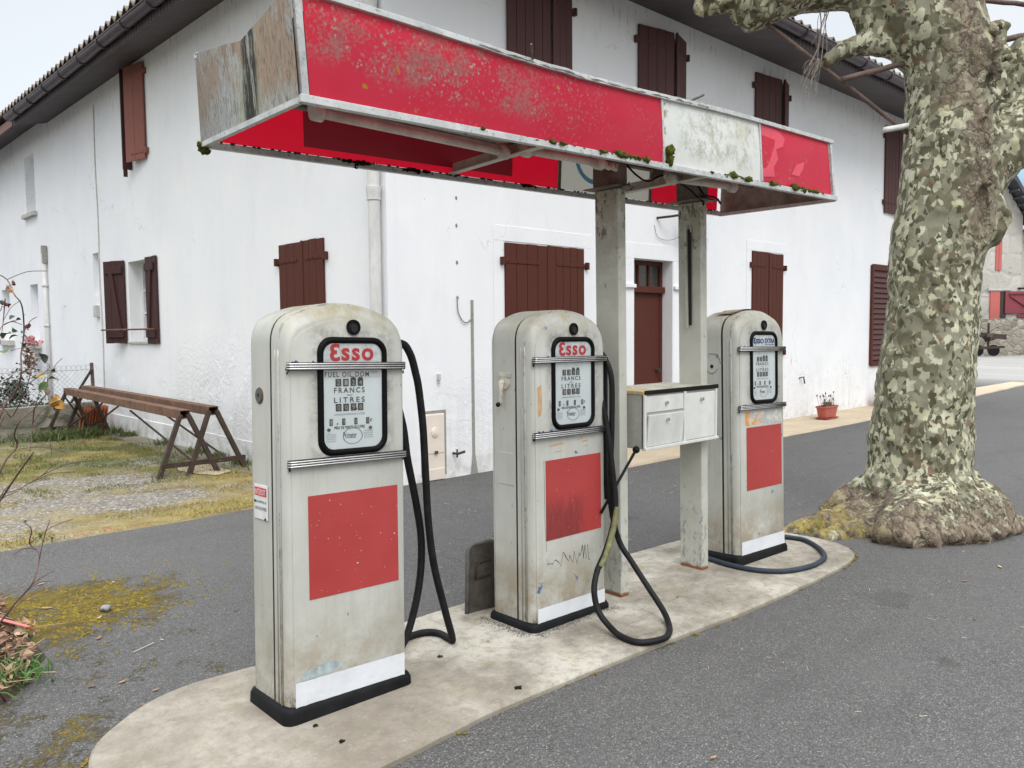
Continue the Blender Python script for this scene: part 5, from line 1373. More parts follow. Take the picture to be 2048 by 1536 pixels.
tb = MB(); rr = random.Random(8)
for i in range(200):
    u = rr.random(); c = back_pt(u, .06, -.016) if i % 2 else lp(FL, BL, rr.random()) + Vector((.012, 0, .004)) if i % 5 == 0 else front_pt(.2 + .8 * u, -.005, -.006)
    tb.blob(c, rr.uniform(.003, .010), (1.4, 1, .7), 3, .3, i)
fm_ = MB(); rr = random.Random(18)
for i in range(420):
    x = rr.choice((2.8, 3.2, 3.35, 4.2, 4.35, 4.65, 4.9, 5.05)) + rr.gauss(0, .11); c = front_pt(min(.99, max(.25, ux(x))), rr.choice((.045, .06, .0)), .014)
    fm_.blob(c, rr.uniform(.002, .007), (1.8, .8, .7), 3, .4, i)
tag(fm_.build('moss_film', MOSS, cn), kind='stuff')
tag(tb.build('grime', simple('black_grime', (.03, .027, .018), .4, 40, 1), cn), kind='stuff')

# ------------------------------------------------------------------ metal cabinet between the posts
cb = thing('cabinet', 'small grey and white steel cabinet with two flap doors fixed between the canopy posts', 'cabinet', (4.2, 3.08, .9))
x0, x1, y0, y1, z0, z1 = 3.832, 4.605, 2.915, 3.30, .890, 1.213
mb = MB(); mb.box((x0, y0 + .006, z0), (x1, y1, z1)); mb.build('carcass', CABG, cb, bevel=.004)
mb = MB(); mb.box((x0, y0 - .002, z0 + .004), (x0 + .022, y0 + .02, z1)); mb.box((x1 - .022, y0 - .002, z0 + .004), (x1, y0 + .02, z1)); mb.box((4.232, y0 - .004, z0 + .004), (4.256, y0 + .02, z1)); mb.build('face_frame', CABW, cb, bevel=.002)
mb = MB(); mb.box((x0 - .0, y0 - .012, z0 - .008), (x1 + .006, y0 + .02, z0 + .010)); mb.build('lower_lip', CABW, cb, bevel=.003)
mb = MB(); mb.box((x0 + .025, y0 + .001, z1 - .108), (4.229, y0 + .018, z1 - .012)); d1_ = mb.build('drawer_front', CABW, cb, bevel=.003)
mb = MB(); mb.disc((4.045, y0 - .016, z1 - .058), .010, .018, 'y', 10); mb.build('knob', CHROME, d1_)
Mf = Matrix.Translation((0, y0, z0 + .012)) @ Matrix.Rotation(R(5.5), 4, 'X')
mb = MB(); mb.box((x0 + .028, 0, 0), (4.215, .014, .190), Mf); d2_ = mb.build('flap', CABW, cb, bevel=.003)
mb = MB(); mb.box((x0 + .028, y0 + .010, z1 - .125), (4.229, y0 + .013, z1 - .108)); mb.build('gap', DARK, cb)
mb = MB(); mb.disc((4.035, y0 - .032, z0 + .165), .010, .020, 'y', 10); mb.build('knob', CHROME, d2_)
mb = MB(); mb.box((4.259, y0 - .0, z0 + .014), (x1 - .025, y0 + .018, z1 - .018)); d3_ = mb.build('flap', CABW, cb, bevel=.003)
mb = MB(); mb.disc((4.42, y0 - .018, z1 - .060), .011, .020, 'y', 10); mb.build('knob', CHROME, d3_)
k = NM('lichen_dusted_top'); p = k.pos(); f = k.noise(p, 8, 7, .75); x, y, z = k.sep(p)
c = k.mix(k.mr(f, .4, .6), (.50, .48, .40), (.26, .25, .19)); c = k.mix(k.mul(k.mr(x, 4.15, 3.9), k.mr(k.noise(p, 6, 5), .4, .55)), c, (.52, .33, .06))
mb = MB(); mb.box((x0 - .004, y0 + .004, z1), (x1 + .004, y1 + .02, z1 + .020)); mb.build('top', k.fin(c, .9, k.bump(f, .4, .004)), cb, bevel=.002)
mb = MB(); mb.box((x0 + .004, y0 - .006, z1 - .001), (x1 + .008, y0 + .0035, z1 + .024)); mb.build('top_edging', RUBBER, cb, bevel=.002)


# ------------------------------------------------------------------ plane tree
TL = Vector((7.14, 2.55, -.03))
tree = thing('plane_tree', 'old pollarded plane tree with mottled bark and spreading roots beside the farthest pump', 'tree', tuple(TL))
tk = [((7.13, 2.54, -.15), .60), ((7.137, 2.531, .06), .54), ((7.134, 2.547, .2), .475), ((7.14, 2.555, .355), .445), ((7.15, 2.56, .543), .425), ((7.155, 2.569, .669), .44), ((7.178, 2.569, .90), .418), ((7.215, 2.562, 1.213), .416), ((7.263, 2.545, 1.522), .392), ((7.295, 2.543, 1.832), .378), ((7.322, 2.536, 2.041), .388), ((7.361, 2.527, 2.347), .398), ((7.403, 2.516, 2.652), .392), ((7.435, 2.499, 2.85), .405), ((7.46, 2.497, 3.05), .402), ((7.487, 2.498, 3.338), .388), ((7.50, 2.508, 3.569), .38), ((7.482, 2.553, 3.875), .375), ((7.45, 2.60, 4.10), .385), ((7.42, 2.62, 4.45), .36), ((7.5, 2.6, 5.0), .30), ((7.55, 2.62, 5.5), .2)]
mb = MB(); mb.tube([q for q, r in tk], [r - .035 for q, r in tk], 28)
C0 = Vector((7.12, 2.53, .15))
def root(pts, rs): mb.tube(crom([tuple(C0)] + pts, 4), [r for r in [rs[0] + (rs[-1] - rs[0]) * (i / (len(crom([tuple(C0)] + pts, 4)) - 1)) ** .6 for i in range(len(crom([tuple(C0)] + pts, 4)))]], 12)
root([(6.78, 2.80, .05), (6.50, 2.94, -.02), (6.25, 3.03, -.03), (6.02, 3.12, -.035), (5.88, 3.19, -.05)], (.26, .05))
root([(6.75, 2.62, .08), (6.38, 2.70, -.01), (6.12, 2.80, -.04), (5.96, 2.88, -.06)], (.25, .06))
root([(6.70, 2.45, .16), (6.38, 2.42, .03), (6.18, 2.40, -.06)], (.30, .16)); root([(6.72, 2.40, .14), (6.45, 2.32, .0), (6.30, 2.26, -.07)], (.30, .15))
root([(6.80, 2.30, .17), (6.62, 2.20, .02), (6.50, 2.13, -.07)], (.30, .16)); root([(6.88, 2.25, .16), (6.74, 2.08, .0), (6.66, 2.02, -.07)], (.29, .15))
root([(6.95, 2.20, .16), (6.88, 2.04, .02), (6.84, 1.97, -.07)], (.29, .16)); root([(7.08, 2.18, .16), (7.03, 2.0, .0), (7.02, 1.94, -.07)], (.29, .15))
root([(7.2, 2.15, .18), (7.2, 1.98, .02), (7.2, 1.90, -.08)], (.28, .13))
root([(7.36, 2.25, .12), (7.50, 2.12, .0), (7.58, 2.05, -.08)], (.23, .12))
root([(7.5, 2.6, .12), (7.7, 2.6, -.05)], (.23, .12)); root([(7.3, 2.95, .15), (7.4, 3.2, -.06)], (.26, .12)); root([(6.95, 2.95, .15), (6.8, 3.2, -.06)], (.26, .12))
LM = [((7.45, 2.60, 4.0), .36), ((7.30, 2.76, 4.22), .33), ((7.17, 2.90, 4.42), .285), ((7.02, 3.05, 4.53), .26), ((6.86, 3.192, 4.50), .25), ((6.62, 3.425, 4.49), .245), ((6.46, 3.57, 4.41), .24), ((6.34, 3.679, 4.355), .235), ((6.22, 3.80, 4.36), .20)]
mb.tube([q for q, r in LM], [r for q, r in LM], 18)
mb.blob((6.36, 3.67, 4.33), .23, (1, 1, .95), 10, .15, 3)
mb.blob((6.10, 3.90, 4.36), .14, (1, 1, 1), 8, .4, 5); mb.blob((6.02, 3.985, 4.31), .075, (1, 1, 1.2), 8, .5, 9); mb.blob((6.5, 3.52, 4.5), .25, (1, 1, 1), 9, .2, 8)
B2 = [((7.38, 2.68, 3.84), .19), ((7.235, 2.80, 3.93), .135), ((7.13, 2.90, 3.97), .112), ((7.038, 2.986, 3.985), .10), ((6.93, 3.085, 3.955), .088), ((6.85, 3.155, 3.915), .080), ((6.765, 3.235, 3.85), .074), ((6.722, 3.27, 3.815), .058)]
mb.tube([q for q, r in B2], [r for q, r in B2], 14)
ST = [((7.10, 2.93, 3.97), .10), ((7.05, 2.99, 4.07), .125), ((7.018, 3.023, 4.211), .14), ((7.02, 3.04, 4.4), .15), ((7.05, 3.02, 4.7), .13)]
mb.tube([q for q, r in ST], [r for q, r in ST], 14)
LR = [((7.42, 2.50, 2.50), .30), ((7.50, 2.42, 2.75), .31), ((7.60, 2.36, 2.92), .30), ((7.72, 2.26, 3.08), .30), ((7.86, 2.13, 3.22), .24), ((8.05, 1.98, 3.5), .22), ((8.25, 1.85, 3.9), .22), ((8.4, 1.8, 4.4), .2)]
mb.tube([q for q, r in LR], [r for q, r in LR], 18)
mb.blob((7.86, 2.10, 3.16), .20, (1, 1, 1), 10, .3, 12)
L2 = [((7.75, 2.28, 3.05), .18), ((7.87, 2.20, 3.35), .16), ((7.93, 2.14, 3.60), .17), ((7.98, 2.10, 3.80), .18), ((8.0, 2.1, 3.98), .12)]
mb.tube([q for q, r in L2], [r for q, r in L2], 14)
L3 = [((7.62, 2.42, 3.45), .13), ((7.775, 2.29, 3.62), .055), ((7.785, 2.28, 3.80), .060), ((7.80, 2.27, 3.98), .075), ((7.805, 2.265, 4.13), .062)]
mb.tube([q for q, r in L3], [r for q, r in L3], 10); mb.blob((7.80, 2.27, 4.03), .075, (1, 1, 1.5), 8, .5, 21)
mb.blob((6.935, 2.79, .665), .095, (1, 1, .95), 8, .2, 33); mb.blob((7.45, 2.2, 2.45), .16, (1.1, 1, 1.4), 8, .35, 35)
rr = random.Random(41)
for i in range(240):                      # crumpled bark ridges round the foot
    a = rr.uniform(0, 2 * PI); dr = Vector((math.cos(a), math.sin(a), 0)); z = rr.uniform(-.04, .34) ; rad = .44 + .25 * max(0, 1 - z / .34) ** 1.6 * (.75 + .35 * math.sin(a * 9 + 1))
    c = Vector((7.13, 2.53, z)) + dr * (rad - .02); r0 = rr.uniform(.03, .07)
    mb.tube([c, c + dr * (-.04) + Vector((rr.uniform(-.04, .04), rr.uniform(-.04, .04), rr.uniform(.05, .12)))], [r0, r0 * .6], 7)
for i in range(50):                       # burls and callus up the seam
    z = rr.uniform(2.6, 4.0); c = Vector((7.33 + .03 * z + rr.gauss(0, .09), 2.5 - .40 + abs(rr.gauss(0, .04)), z)); r0 = rr.uniform(.02, .05)
    mb.tube([c, c + Vector((rr.uniform(-.04, .04), .03, rr.uniform(.03, .10)))], [r0, r0 * .6], 7)
trunk = mb.build('trunk', BARK, tree, smooth=True)
rmh = trunk.modifiers.new('remesh', 'REMESH'); rmh.mode = 'VOXEL'; rmh.voxel_size = .021; rmh.use_smooth_shade = True
smo = trunk.modifiers.new('smooth', 'SMOOTH'); smo.factor = .6; smo.iterations = 4
for sc_, st, dep in ((.42, .085, 2), (.11, .026, 2), (.035, .009, 1)):
    tx_ = bpy.data.textures.new('lumps', 'CLOUDS'); tx_.noise_scale = sc_; tx_.noise_depth = dep
    dm = trunk.modifiers.new('lumps', 'DISPLACE'); dm.texture = tx_; dm.strength = st; dm.mid_level = .5; dm.texture_coords = 'LOCAL'
# dead aerial shoots hanging off the limb
mb = MB(); rr = random.Random(5)
for q in range(6):
    a = Vector((6.75 + rr.uniform(-.06, .06), 3.26 + rr.uniform(-.04, .04), 4.28)); e = Vector((6.68 + rr.uniform(-.05, .12), 3.30 + rr.uniform(-.05, .05), rr.uniform(3.72, 4.05)))
    mb.tube(crom([a, lp(a, e, .35) + Vector((rr.uniform(-.05, .05), 0, 0)), lp(a, e, .7) + Vector((rr.uniform(-.04, .04), 0, 0)), e], 4), rr.uniform(.002, .005), 5)
for q in range(34):
    a = Vector((6.71, 3.285, 3.85)); e = Vector((6.63 + rr.uniform(-.08, .07), 3.35 + rr.uniform(-.06, .06), rr.uniform(3.52, 3.84)))
    mb.tube(crom([a, lp(a, e, .4) + Vector((rr.uniform(-.07, .03), rr.uniform(-.04, .04), rr.uniform(-.02, .04))), e], 4), rr.uniform(.0012, .0026), 4)
mb.build('shoots', simple('grey_dead_shoots', (.24, .21, .18), .4, 40, .9), tree)

# iron poles lodged in the tree
def pole(pa, pb, r, m_, s, cat='pole'):
    pa, pb = Vector(pa), Vector(pb); mb = MB(); n = 10
    mb.tube([lp(pa, pb, i / n) + Vector((0, 0, .006 * noise.noise(Vector((i * .9, pa.x, 0))))) for i in range(n + 1)], r, 12)
    return own(mb, 'iron_pole' if m_ is not PVCW else 'plastic_pipe', m_, s, cat, loc=tuple(pa), smooth=True)
pole((6.36, 3.67, 4.22), (7.30, 2.70, 3.16), .019, PIPEM, 'long brown iron pole slanting down from the limb into the trunk above the eaves')
pole((6.80, 3.13, 3.665), (7.45, 2.58, 3.88), .024, PIPEM, 'short brown iron pole poking level out of the left side of the trunk')
pole((7.069, 2.887, 3.247), (7.35, 2.64, 3.31), .024, PVCW, 'white plastic pipe stub on the left side of the trunk', 'pipe')
pole((7.55, 2.45, 3.92), (8.3, 1.82, 4.11), .026, PIPEM, 'iron pole leaving the right side of the trunk between the knobs')
pole((7.55, 2.50, 4.335), (8.3, 1.85, 4.26), .020, PIPEM, 'thin iron pole high on the right side of the trunk')

# ------------------------------------------------------------------ rusty trestle
g0 = -.145
tr = thing('trestle', 'long rusty steel trestle of two box rails on splayed legs beside the house', 'trestle', (4.15, 12.5, -.15))
rl = [((3.93, 9.98, .60), (4.03, 15.25, .63)), ((4.29, 9.98, .62), (4.34, 15.35, .65))]
for a, b in rl:
    mb = MB(); mb.box((a[0] - .055, a[1], a[2] - .10), (a[0] - .045, b[1], a[2])); 
    mb = MB(); a, b = Vector(a), Vector(b); d = (b - a).normalized(); r_ = Vector((1, 0, 0))
    o_ = [(-.065, -.055), (.065, -.055), (.065, .055), (-.065, .055)]; i_ = [(-.055, -.045), (.055, -.045), (.055, .045), (-.055, .045)]
    mb.loft([[p + Vector((x, 0, z)) for x, z in q] for p, q in ((a, i_), (a, o_), (b, o_), (b, i_), (a, i_))], False, False)
    mb.build('rail', RUST, tr, bevel=.003)
    for e, s in ((a + d * .03, 1), (b - d * .10, -1)):
        for sx in (-1, 1):
            mb = MB(); foot = Vector((e.x + sx * .37, e.y + (-.10 if s > 0 else .12), g0 - .02)); mb.beam(e + Vector((sx * .045, 0, -.0)), foot, .055, .055, (0, 1, 0)); mb.build('leg', RUSTD, tr, bevel=.004)
for y in (9.92, 15.30): mb = MB(); mb.beam((3.60, y, .0), (4.66, y, .0), .04, .06); mb.build('crossbar', RUSTD, tr, bevel=.003)
for (p, q) in (((3.93, 11.9, .52), (4.02, 9.98, .0)), ((4.29, 11.9, .52), (4.45, 9.98, .0)), ((4.0, 13.3, .55), (4.0, 15.2, .02)), ((4.32, 13.3, .55), (4.40, 15.2, .02)), ((3.96, 15.2, .55), (4.3, 15.25, .0))):
    mb = MB(); mb.tube([p, q], .014, 8); mb.build('brace', RUSTD, tr)

# roof tiles stacked on edge against the wall
for i in range(9):
    mb = MB(); x = 4.18 + i * .062; y = 15.22 + i * .05; n = 8; L = []
    for s in (0, 1):
        r = .085 if s else .07
        L.append([(x + r * math.sin(R(-85 + 170 * k / n)) * .35 + s * .07, y + r * math.cos(R(-85 + 170 * k / n)) * 1.0, -.14 + s * .48 - (i % 3) * .02) for k in range(n + 1)])
    L2_ = [[(p[0] + .012, p[1] - .012, p[2]) for p in reversed(l)] for l in L]
    mb.loft([a + b for a, b in zip(L, L2_)])
    own(mb, 'roof_tile', TERRA, 'curved terracotta roof tile standing in a stack behind the trestle', 'roof tile', group='roof tiles stacked behind the trestle')

# low wall and wire fence
lw = thing('low_wall', 'low lichen-stained concrete wall under the wire fence', 'wall', (3.0, 15.2, -.16))
wl = lambda x: 15.35 + (x - 3) * .22
mb = MB(); n = 20; L = []
for i in range(n + 1):
    x = .2 + (4.66 - .2) * i / n; y = wl(x); t_ = .38 + .015 * noise.noise(Vector((x * 2, 0, 0))); L.append([(x, y, -.3), (x, y, t_), (x, y + .2, t_), (x, y + .2, -.3)])
mb.loft(L); mb.build('wall', CONC, lw, bevel=.012)
fe = thing('wire_fence', 'wire mesh fence with looped top on rusty posts above the low concrete wall', 'fence', (3.0, 15.4, .37))
for x in (4.60, 2.2, .3):
    mb = MB(); mb.beam((x, wl(x) + .1, .36), (x - .015, wl(x) + .1, 1.08), .05, .05, (0, 1, 0)); mb.build('post', RUSTD if x < 4 else PIPEM, fe, bevel=.004)
mb = MB(); mb.beam((4.57, wl(4.57) + .08, .95), (4.18, wl(4.18) + .08, .37), .035, .035); mb.build('stay', RUSTD, fe)
mb = MB(); wz0, wz1 = .40, .96; s = .085; x = .3
while x < 4.58:
    for sg_ in (-1, 1):
        pts = []; xx = x if sg_ > 0 else x + (wz1 - wz0)
        a = (xx, wl(xx) + .1, wz0); e = (xx + sg_ * (wz1 - wz0), wl(xx + sg_ * .56) + .1, wz1)
        if e[0] < 4.6 and a[0] < 4.6: mb.tube([a, e], .0022, 4, False)
    mb.tube([(x + .055 + .055 * math.cos(a_), wl(x) + .1, .97 + .075 * math.sin(a_)) for a_ in [R(-20 + 22 * q) for q in range(11)]], .0022, 4, False)
    x += s
for z in (.42, .96): mb.tube([(.3, wl(.3) + .1, z), (4.6, wl(4.6) + .1, z)], .003, 4)
mb.build('mesh', WIRE, fe)

# ------------------------------------------------------------------ plants
def leaf_quad(mb, c, size, rr, droop=.3, asp=.62):
    d = Vector((rr.uniform(-1, 1), rr.uniform(-1, 1), rr.uniform(-.8, .4))).normalized(); u = d.cross(Vector((rr.uniform(-1, 1), rr.uniform(-1, 1), rr.uniform(-1, 1)))).normalized(); nn_ = d.cross(u)
    c = Vector(c); h = size / 2; w_ = h * asp
    pr = [(-1, 0), (-.55, .75), (.1, 1), (.65, .6), (1, 0), (.65, -.6), (.1, -1), (-.55, -.75)]
    vs = [c + d * (h * a) + u * (w_ * b) + nn_ * (-abs(b) * w_ * .5 + droop * h * a * a) for a, b in pr] + [c + d * (h * t_) + nn_ * (droop * h * t_ * t_) for t_ in (-.5, .1, .6)]
    mb.add(vs, [(0, 1, 8), (1, 2, 9, 8), (2, 3, 10, 9), (3, 4, 10), (4, 5, 10), (5, 6, 9, 10), (6, 7, 8, 9), (7, 0, 8)])
STEMS=[
([(0.8, 4.04, 1.25), (0.86, 4.1, 1.32), (0.86, 3.97, 1.38), (0.86, 3.91, 1.45), (0.89, 4.04, 1.51), (0.91, 4.06, 1.61), (0.88, 3.94, 1.72), (0.86, 3.97, 1.77), (0.87, 4.13, 1.84), (0.82, 4.12, 1.87)],0.006),
([(0.75, 3.81, 1.23), (0.81, 3.87, 1.26), (0.82, 3.73, 1.35), (0.83, 3.65, 1.43), (0.87, 3.78, 1.5)],0.0045),
([(0.81, 4.15, 0.99), (0.89, 4.2, 1.09), (0.86, 4.09, 1.16), (0.87, 4.01, 1.23), (0.94, 4.11, 1.26), (0.97, 4.12, 1.29), (0.96, 3.96, 1.34), (0.97, 3.96, 1.41)],0.0055),
([(0.93, 4.03, 1.28), (0.94, 4.12, 1.2), (0.9, 4.01, 1.09)],0.004),
([(0.68, 3.71, 0.88), (0.73, 3.77, 0.93), (0.77, 3.62, 1.06), (0.8, 3.51, 1.15)],0.008),
([(0.71, 3.82, 0.9), (0.82, 3.84, 0.96), (0.86, 3.67, 1.03), (0.88, 3.58, 1.08), (0.96, 3.66, 1.13)],0.003),
([(0.64, 3.57, 0.45), (0.68, 3.64, 0.47), (0.71, 3.48, 0.59), (0.75, 3.39, 0.68), (0.8, 3.5, 0.75), (0.78, 3.55, 0.79), (0.76, 3.42, 0.87), (0.74, 3.45, 0.9)],0.005),
([(0.88, 3.99, 1.48), (0.94, 4.04, 1.5), (0.96, 3.89, 1.51)],0.002),
([(0.85, 4.03, 1.53), (0.9, 4.08, 1.54)],0.002),
([(0.88, 4.08, 1.66), (0.86, 4.2, 1.64), (0.81, 4.11, 1.58)],0.003),
([(0.83, 3.99, 1.75), (0.84, 4.09, 1.66), (0.8, 3.97, 1.56)],0.003),
([(0.89, 3.67, 1.07), (0.92, 3.75, 1.11), (0.89, 3.65, 1.17)],0.002),
([(0.89, 3.84, 1.41), (0.96, 3.88, 1.46), (0.91, 3.79, 1.49)],0.002),
]
LEAVES= [((0.81, 3.91, 1.6), 0.055, 'g'), ((0.84, 4.12, 1.53), 0.051, 'g'), ((0.85, 3.89, 1.66), 0.03, 'd'), ((0.82, 3.84, 1.67), 0.025, 'd'), ((0.82, 3.82, 1.62), 0.034, 'd'), ((0.88, 3.94, 1.61), 0.025, 'd'), ((0.85, 3.82, 1.56), 0.034, 'd'), ((0.84, 3.94, 1.59), 0.038, 'd'), ((0.92, 4.06, 1.59), 0.03, 'd'), ((0.83, 3.81, 1.48), 0.03, 'd'), ((0.93, 3.85, 1.5), 0.047, 'd'), ((0.94, 3.95, 1.51), 0.025, 'd'), ((0.93, 3.95, 1.42), 0.055, 'y'), ((0.97, 3.86, 1.41), 0.042, 'g'), ((0.93, 3.87, 1.38), 0.047, 'g'), ((0.96, 3.94, 1.35), 0.034, 'b'), ((0.99, 3.95, 1.31), 0.072, 'o'), ((1.0, 3.95, 1.28), 0.047, 'b'), ((0.82, 3.88, 1.79), 0.047, 'p'), ((0.87, 4.01, 1.82), 0.025, 'r'), ((0.81, 3.85, 1.72), 0.03, 'r'), ((0.85, 4.13, 1.74), 0.03, 'd'), ((0.86, 3.78, 1.63), 0.025, 'r'), ((0.9, 3.75, 1.57), 0.021, 'k'), ((0.94, 3.78, 1.45), 0.042, 'd'), ((0.9, 3.92, 0.73), 0.034, 'G'), ((0.91, 3.77, 0.74), 0.03, 'G'), ((0.84, 3.74, 0.76), 0.025, 'G'), ((0.82, 3.79, 0.83), 0.015, 'd')]

rb = thing('rose_bush', 'straggly rose bush with thorny bare stems and a few leaves at the left edge', 'plant', (.62, 4.25, -.03))
mb = MB(); rr = random.Random(2)
for q, (pts, r) in enumerate(STEMS):
    pts = [Vector(p) for p in pts]
    if q in (0, 1, 2, 4, 5, 6):
        b = Vector((.60 + .03 * q, 4.3 - .03 * q, -.03)); pts = [b, lp(b, pts[0], .5) + Vector((-.06, 0, .05))] + pts
    s = crom(pts, 5); n = len(s); mb.tube(s, [r * (.85 - .5 * i / n) for i in range(n)], 7)
    for i in range(2, n, 3):
        dd = Vector((rr.uniform(-1, 1), rr.uniform(-1, 1), rr.uniform(-.2, .6))).normalized()
        if r > .003: mb.tube([s[i], s[i] + dd * r * 2.0], [r * .3, .0003], 4)
        if rr.random() < .34:
            tw = Vector((rr.uniform(-.6, 1), rr.uniform(-.8, .5), rr.uniform(-.1, .9))).normalized() * rr.uniform(.05, .20); mb.tube(crom([s[i], s[i] + tw * .5 + Vector((0, 0, .015)), s[i] + tw], 3), [.0016] * 7, 4)
mb.build('stem', STEM, rb, smooth=True)
byk = {}
for c, s, kk in LEAVES: byk.setdefault(kk, []).append((c, s))
for kk, L in byk.items():
    for c, s in L:
        mb = MB(); leaf_quad(mb, c, s * 1.05, rr, .35, .72)
        if kk in 'prk' or kk == 'o':
            for q in range(2): leaf_quad(mb, Vector(c) + Vector((rr.uniform(-.3, .3) * s, rr.uniform(-.3, .3) * s, rr.uniform(-.3, .3) * s)), s * .7, rr, .6, .9)
        mb.build('bloom' if kk in 'pk' else 'leaf', LEAFM[kk], rb, smooth=True)

sh = thing('shrub', 'dark bushy shrub behind the wire fence', 'shrub', (3.1, 16.4, -.16))
mb = MB(); rr = random.Random(11)
for i in range(3200):
    c = rr.choice([((2.9, 16.3, .35), .55), ((3.5, 16.3, .22), .42), ((3.45, 16.3, .62), .22), ((2.2, 16.3, .4), .6), ((1.4, 16.3, .4), .6), ((3.95, 16.25, .1), .3)]); d = Vector((rr.gauss(0, .5), rr.gauss(0, .4), rr.gauss(0, .5))); 
    leaf_quad(mb, Vector(c[0]) + d * c[1], rr.uniform(.05, .10), rr, .3, .4)
mb.build('foliage', FOL, sh)
mb = MB()
for i in range(16): a = Vector((rr.uniform(1.5, 3.8), 16.35, -.16)); mb.tube([a, a + Vector((rr.uniform(-.2, .2), 0, rr.uniform(.5, 1.1)))], .008, 5)
mb.build('stem', STEM, sh)
vn = thing('climbing_plant', 'withered brown climber hanging below the far window sill', 'plant', (4.70, 20.6, .6))
mb = MB()
for i in range(170): leaf_quad(mb, (4.66 + rr.gauss(0, .05), 20.45 + rr.gauss(0, .22), 1.05 + rr.gauss(0, .22)), rr.uniform(.05, .10), rr, .5, .6)
mb.build('foliage', LEAFM['b'], vn)
mb = MB(); mb.blob((4.66, 20.25, 1.46), .085, (1, 1, 1), 7, .5, 4); mb.build('bloom', LEAFM['k'], vn)

def planter(x, y, yaw, lab1, lab2, nst, sc_=1):
    M = Matrix.Translation((x, y, 0)) @ Matrix.Rotation(R(yaw), 4, 'Z')
    t = thing('planter', lab1, 'planter', (x, y, 0), Matrix.Rotation(R(yaw), 4, 'Z'))
    def lo(w_, d, z, r=.03): return [(a, b, z) for a, b in rrect(0, 0, w_, d, r, 3)]
    mb = MB().loft([lo(.40, .15, .035), lo(.47, .185, .20), lo(.50, .21, .205), lo(.50, .21, .23), lo(.475, .185, .23), lo(.44, .16, .17)], True, True); autosmooth(mb.build('pot', PLASTIC, t, False), 40)
    mb = MB().loft([lo(.44, .19, .004), lo(.50, .23, .03), lo(.48, .21, .03), lo(.44, .18, .012)]); autosmooth(mb.build('saucer', PLASTIC, t, False), 40)
    mb = MB().loft([lo(.46, .17, .19), lo(.455, .168, .205)]); mb.build('soil', SOIL, t, False)
    pl = thing('withered_plant', lab2, 'plant', (x, y, .2), Matrix.Rotation(R(yaw), 4, 'Z'))
    mb = MB(); bb = MB(); rr = random.Random(int(x * 10))
    for i in range(nst):
        a = Vector((rr.uniform(-.2, .2), rr.uniform(-.06, .06), 0)); e = a + Vector((rr.uniform(-.16, .16), rr.uniform(-.06, .06), rr.uniform(.05, .26)))
        mb.tube(crom([a, lp(a, e, .5) + Vector((rr.uniform(-.03, .03), 0, .02)), e], 3), .0025, 4)
        if i % 3 == 0: bb.blob(e, .012, (1, 1, 1.6), 4, .4, i)
    for i in range(60): leaf_quad(mb, (rr.uniform(-.17, .17), rr.uniform(-.06, .06), rr.uniform(0, .10)), .05, rr)
    mb.build('stalk', DRY, pl, False); bb.build('seed_head', LAVDRY, pl, False)
planter(13.76, 6.50, 0, 'terracotta-coloured plastic trough on a saucer against the white wall, left of the tree', 'withered brown lavender in the trough left of the tree', 34)
planter(16.72, 6.72, 0, 'plastic trough mostly hidden behind the trunk under the louvred shutter', 'dry plant in the trough mostly hidden behind the trunk', 26)

# grass, weeds, ground litter
def blades(n, fn, hmin, hmax, w_, seed, mat, name, lab):
    rr = random.Random(seed); mb = MB()
    k = 0
    while k < n:
        p = fn(rr)
        if p is None: continue
        k += 1
        a = rr.uniform(0, 2 * PI); h = rr.uniform(hmin, hmax) * p[3]; ln = Vector((rr.gauss(0, .5), rr.gauss(0, .5), 1)).normalized(); c = Vector(p[:3])
        s = Vector((math.cos(a), math.sin(a), 0)) * w_
        mb.add([c - s, c + s, c + ln * h * .6 + s * .6, c + ln * h + Vector((ln.x * h * .5, ln.y * h * .5, -h * .1)), c + ln * h * .6 - s * .6], [(0, 1, 2, 4), (4, 2, 3)])
    o = mb.build(name, mat); return tag(o, lab, None, None, 'stuff')
def gfn(rr):
    x = rr.uniform(-.5, 4.7); y = 7.06 + 8.1 * rr.random() ** 1.3
    nn_ = noise.noise(Vector((x * 1.1, y * 1.1, 3))) + .4 * noise.noise(Vector((x * 4, y * 4, 3)))
    cen_ = 1 if 1.3 < x < 3.3 and 7.8 < y < 10.5 else 0
    if nn_ < -.02 + .35 * cen_: return None
    return (x, y, gz(x, y) + .015, .6 + .4 * rr.random())
blades(34000, gfn, .012, .065, .0032, 5, GRASSM, 'grass', 'short yellow-green turf in the gravel yard')
def gfn2(rr):
    x = rr.uniform(2.2, 4.75); y = rr.uniform(9.6, 15.3)
    if noise.noise(Vector((x * 2, y * 1.2, 8))) < (.05 if x < 4.2 else -.15): return None
    return (x, y, gz(x, y) + .015, 1)
blades(9000, gfn2, .015, .055, .004, 6, WEEDM, 'grass', 'greener grass along the wall and under the trestle')
def gfn3(rr):
    y = rr.choice((7.4, 8.0, 8.6, 9.2, 9.45, 10.2, 10.9, 11.6, 12.9, 14.4, 15.1)) + rr.gauss(0, .10); x = 4.80 - abs(rr.gauss(0, .10))
    return (x, y, gz(x, y) + .03, 1)
blades(1500, gfn3, .04, .14, .008, 9, WEEDM, 'weeds', 'green weeds rooted along the foot of the side wall')
def gfn4(rr):
    x = rr.gauss(3.9, .35); return (x, 14.9 + rr.gauss(0, .15), -.15, 1)
blades(900, gfn4, .10, .28, .010, 10, WEEDM, 'weeds', 'tuft of strappy green leaves below the low concrete wall')
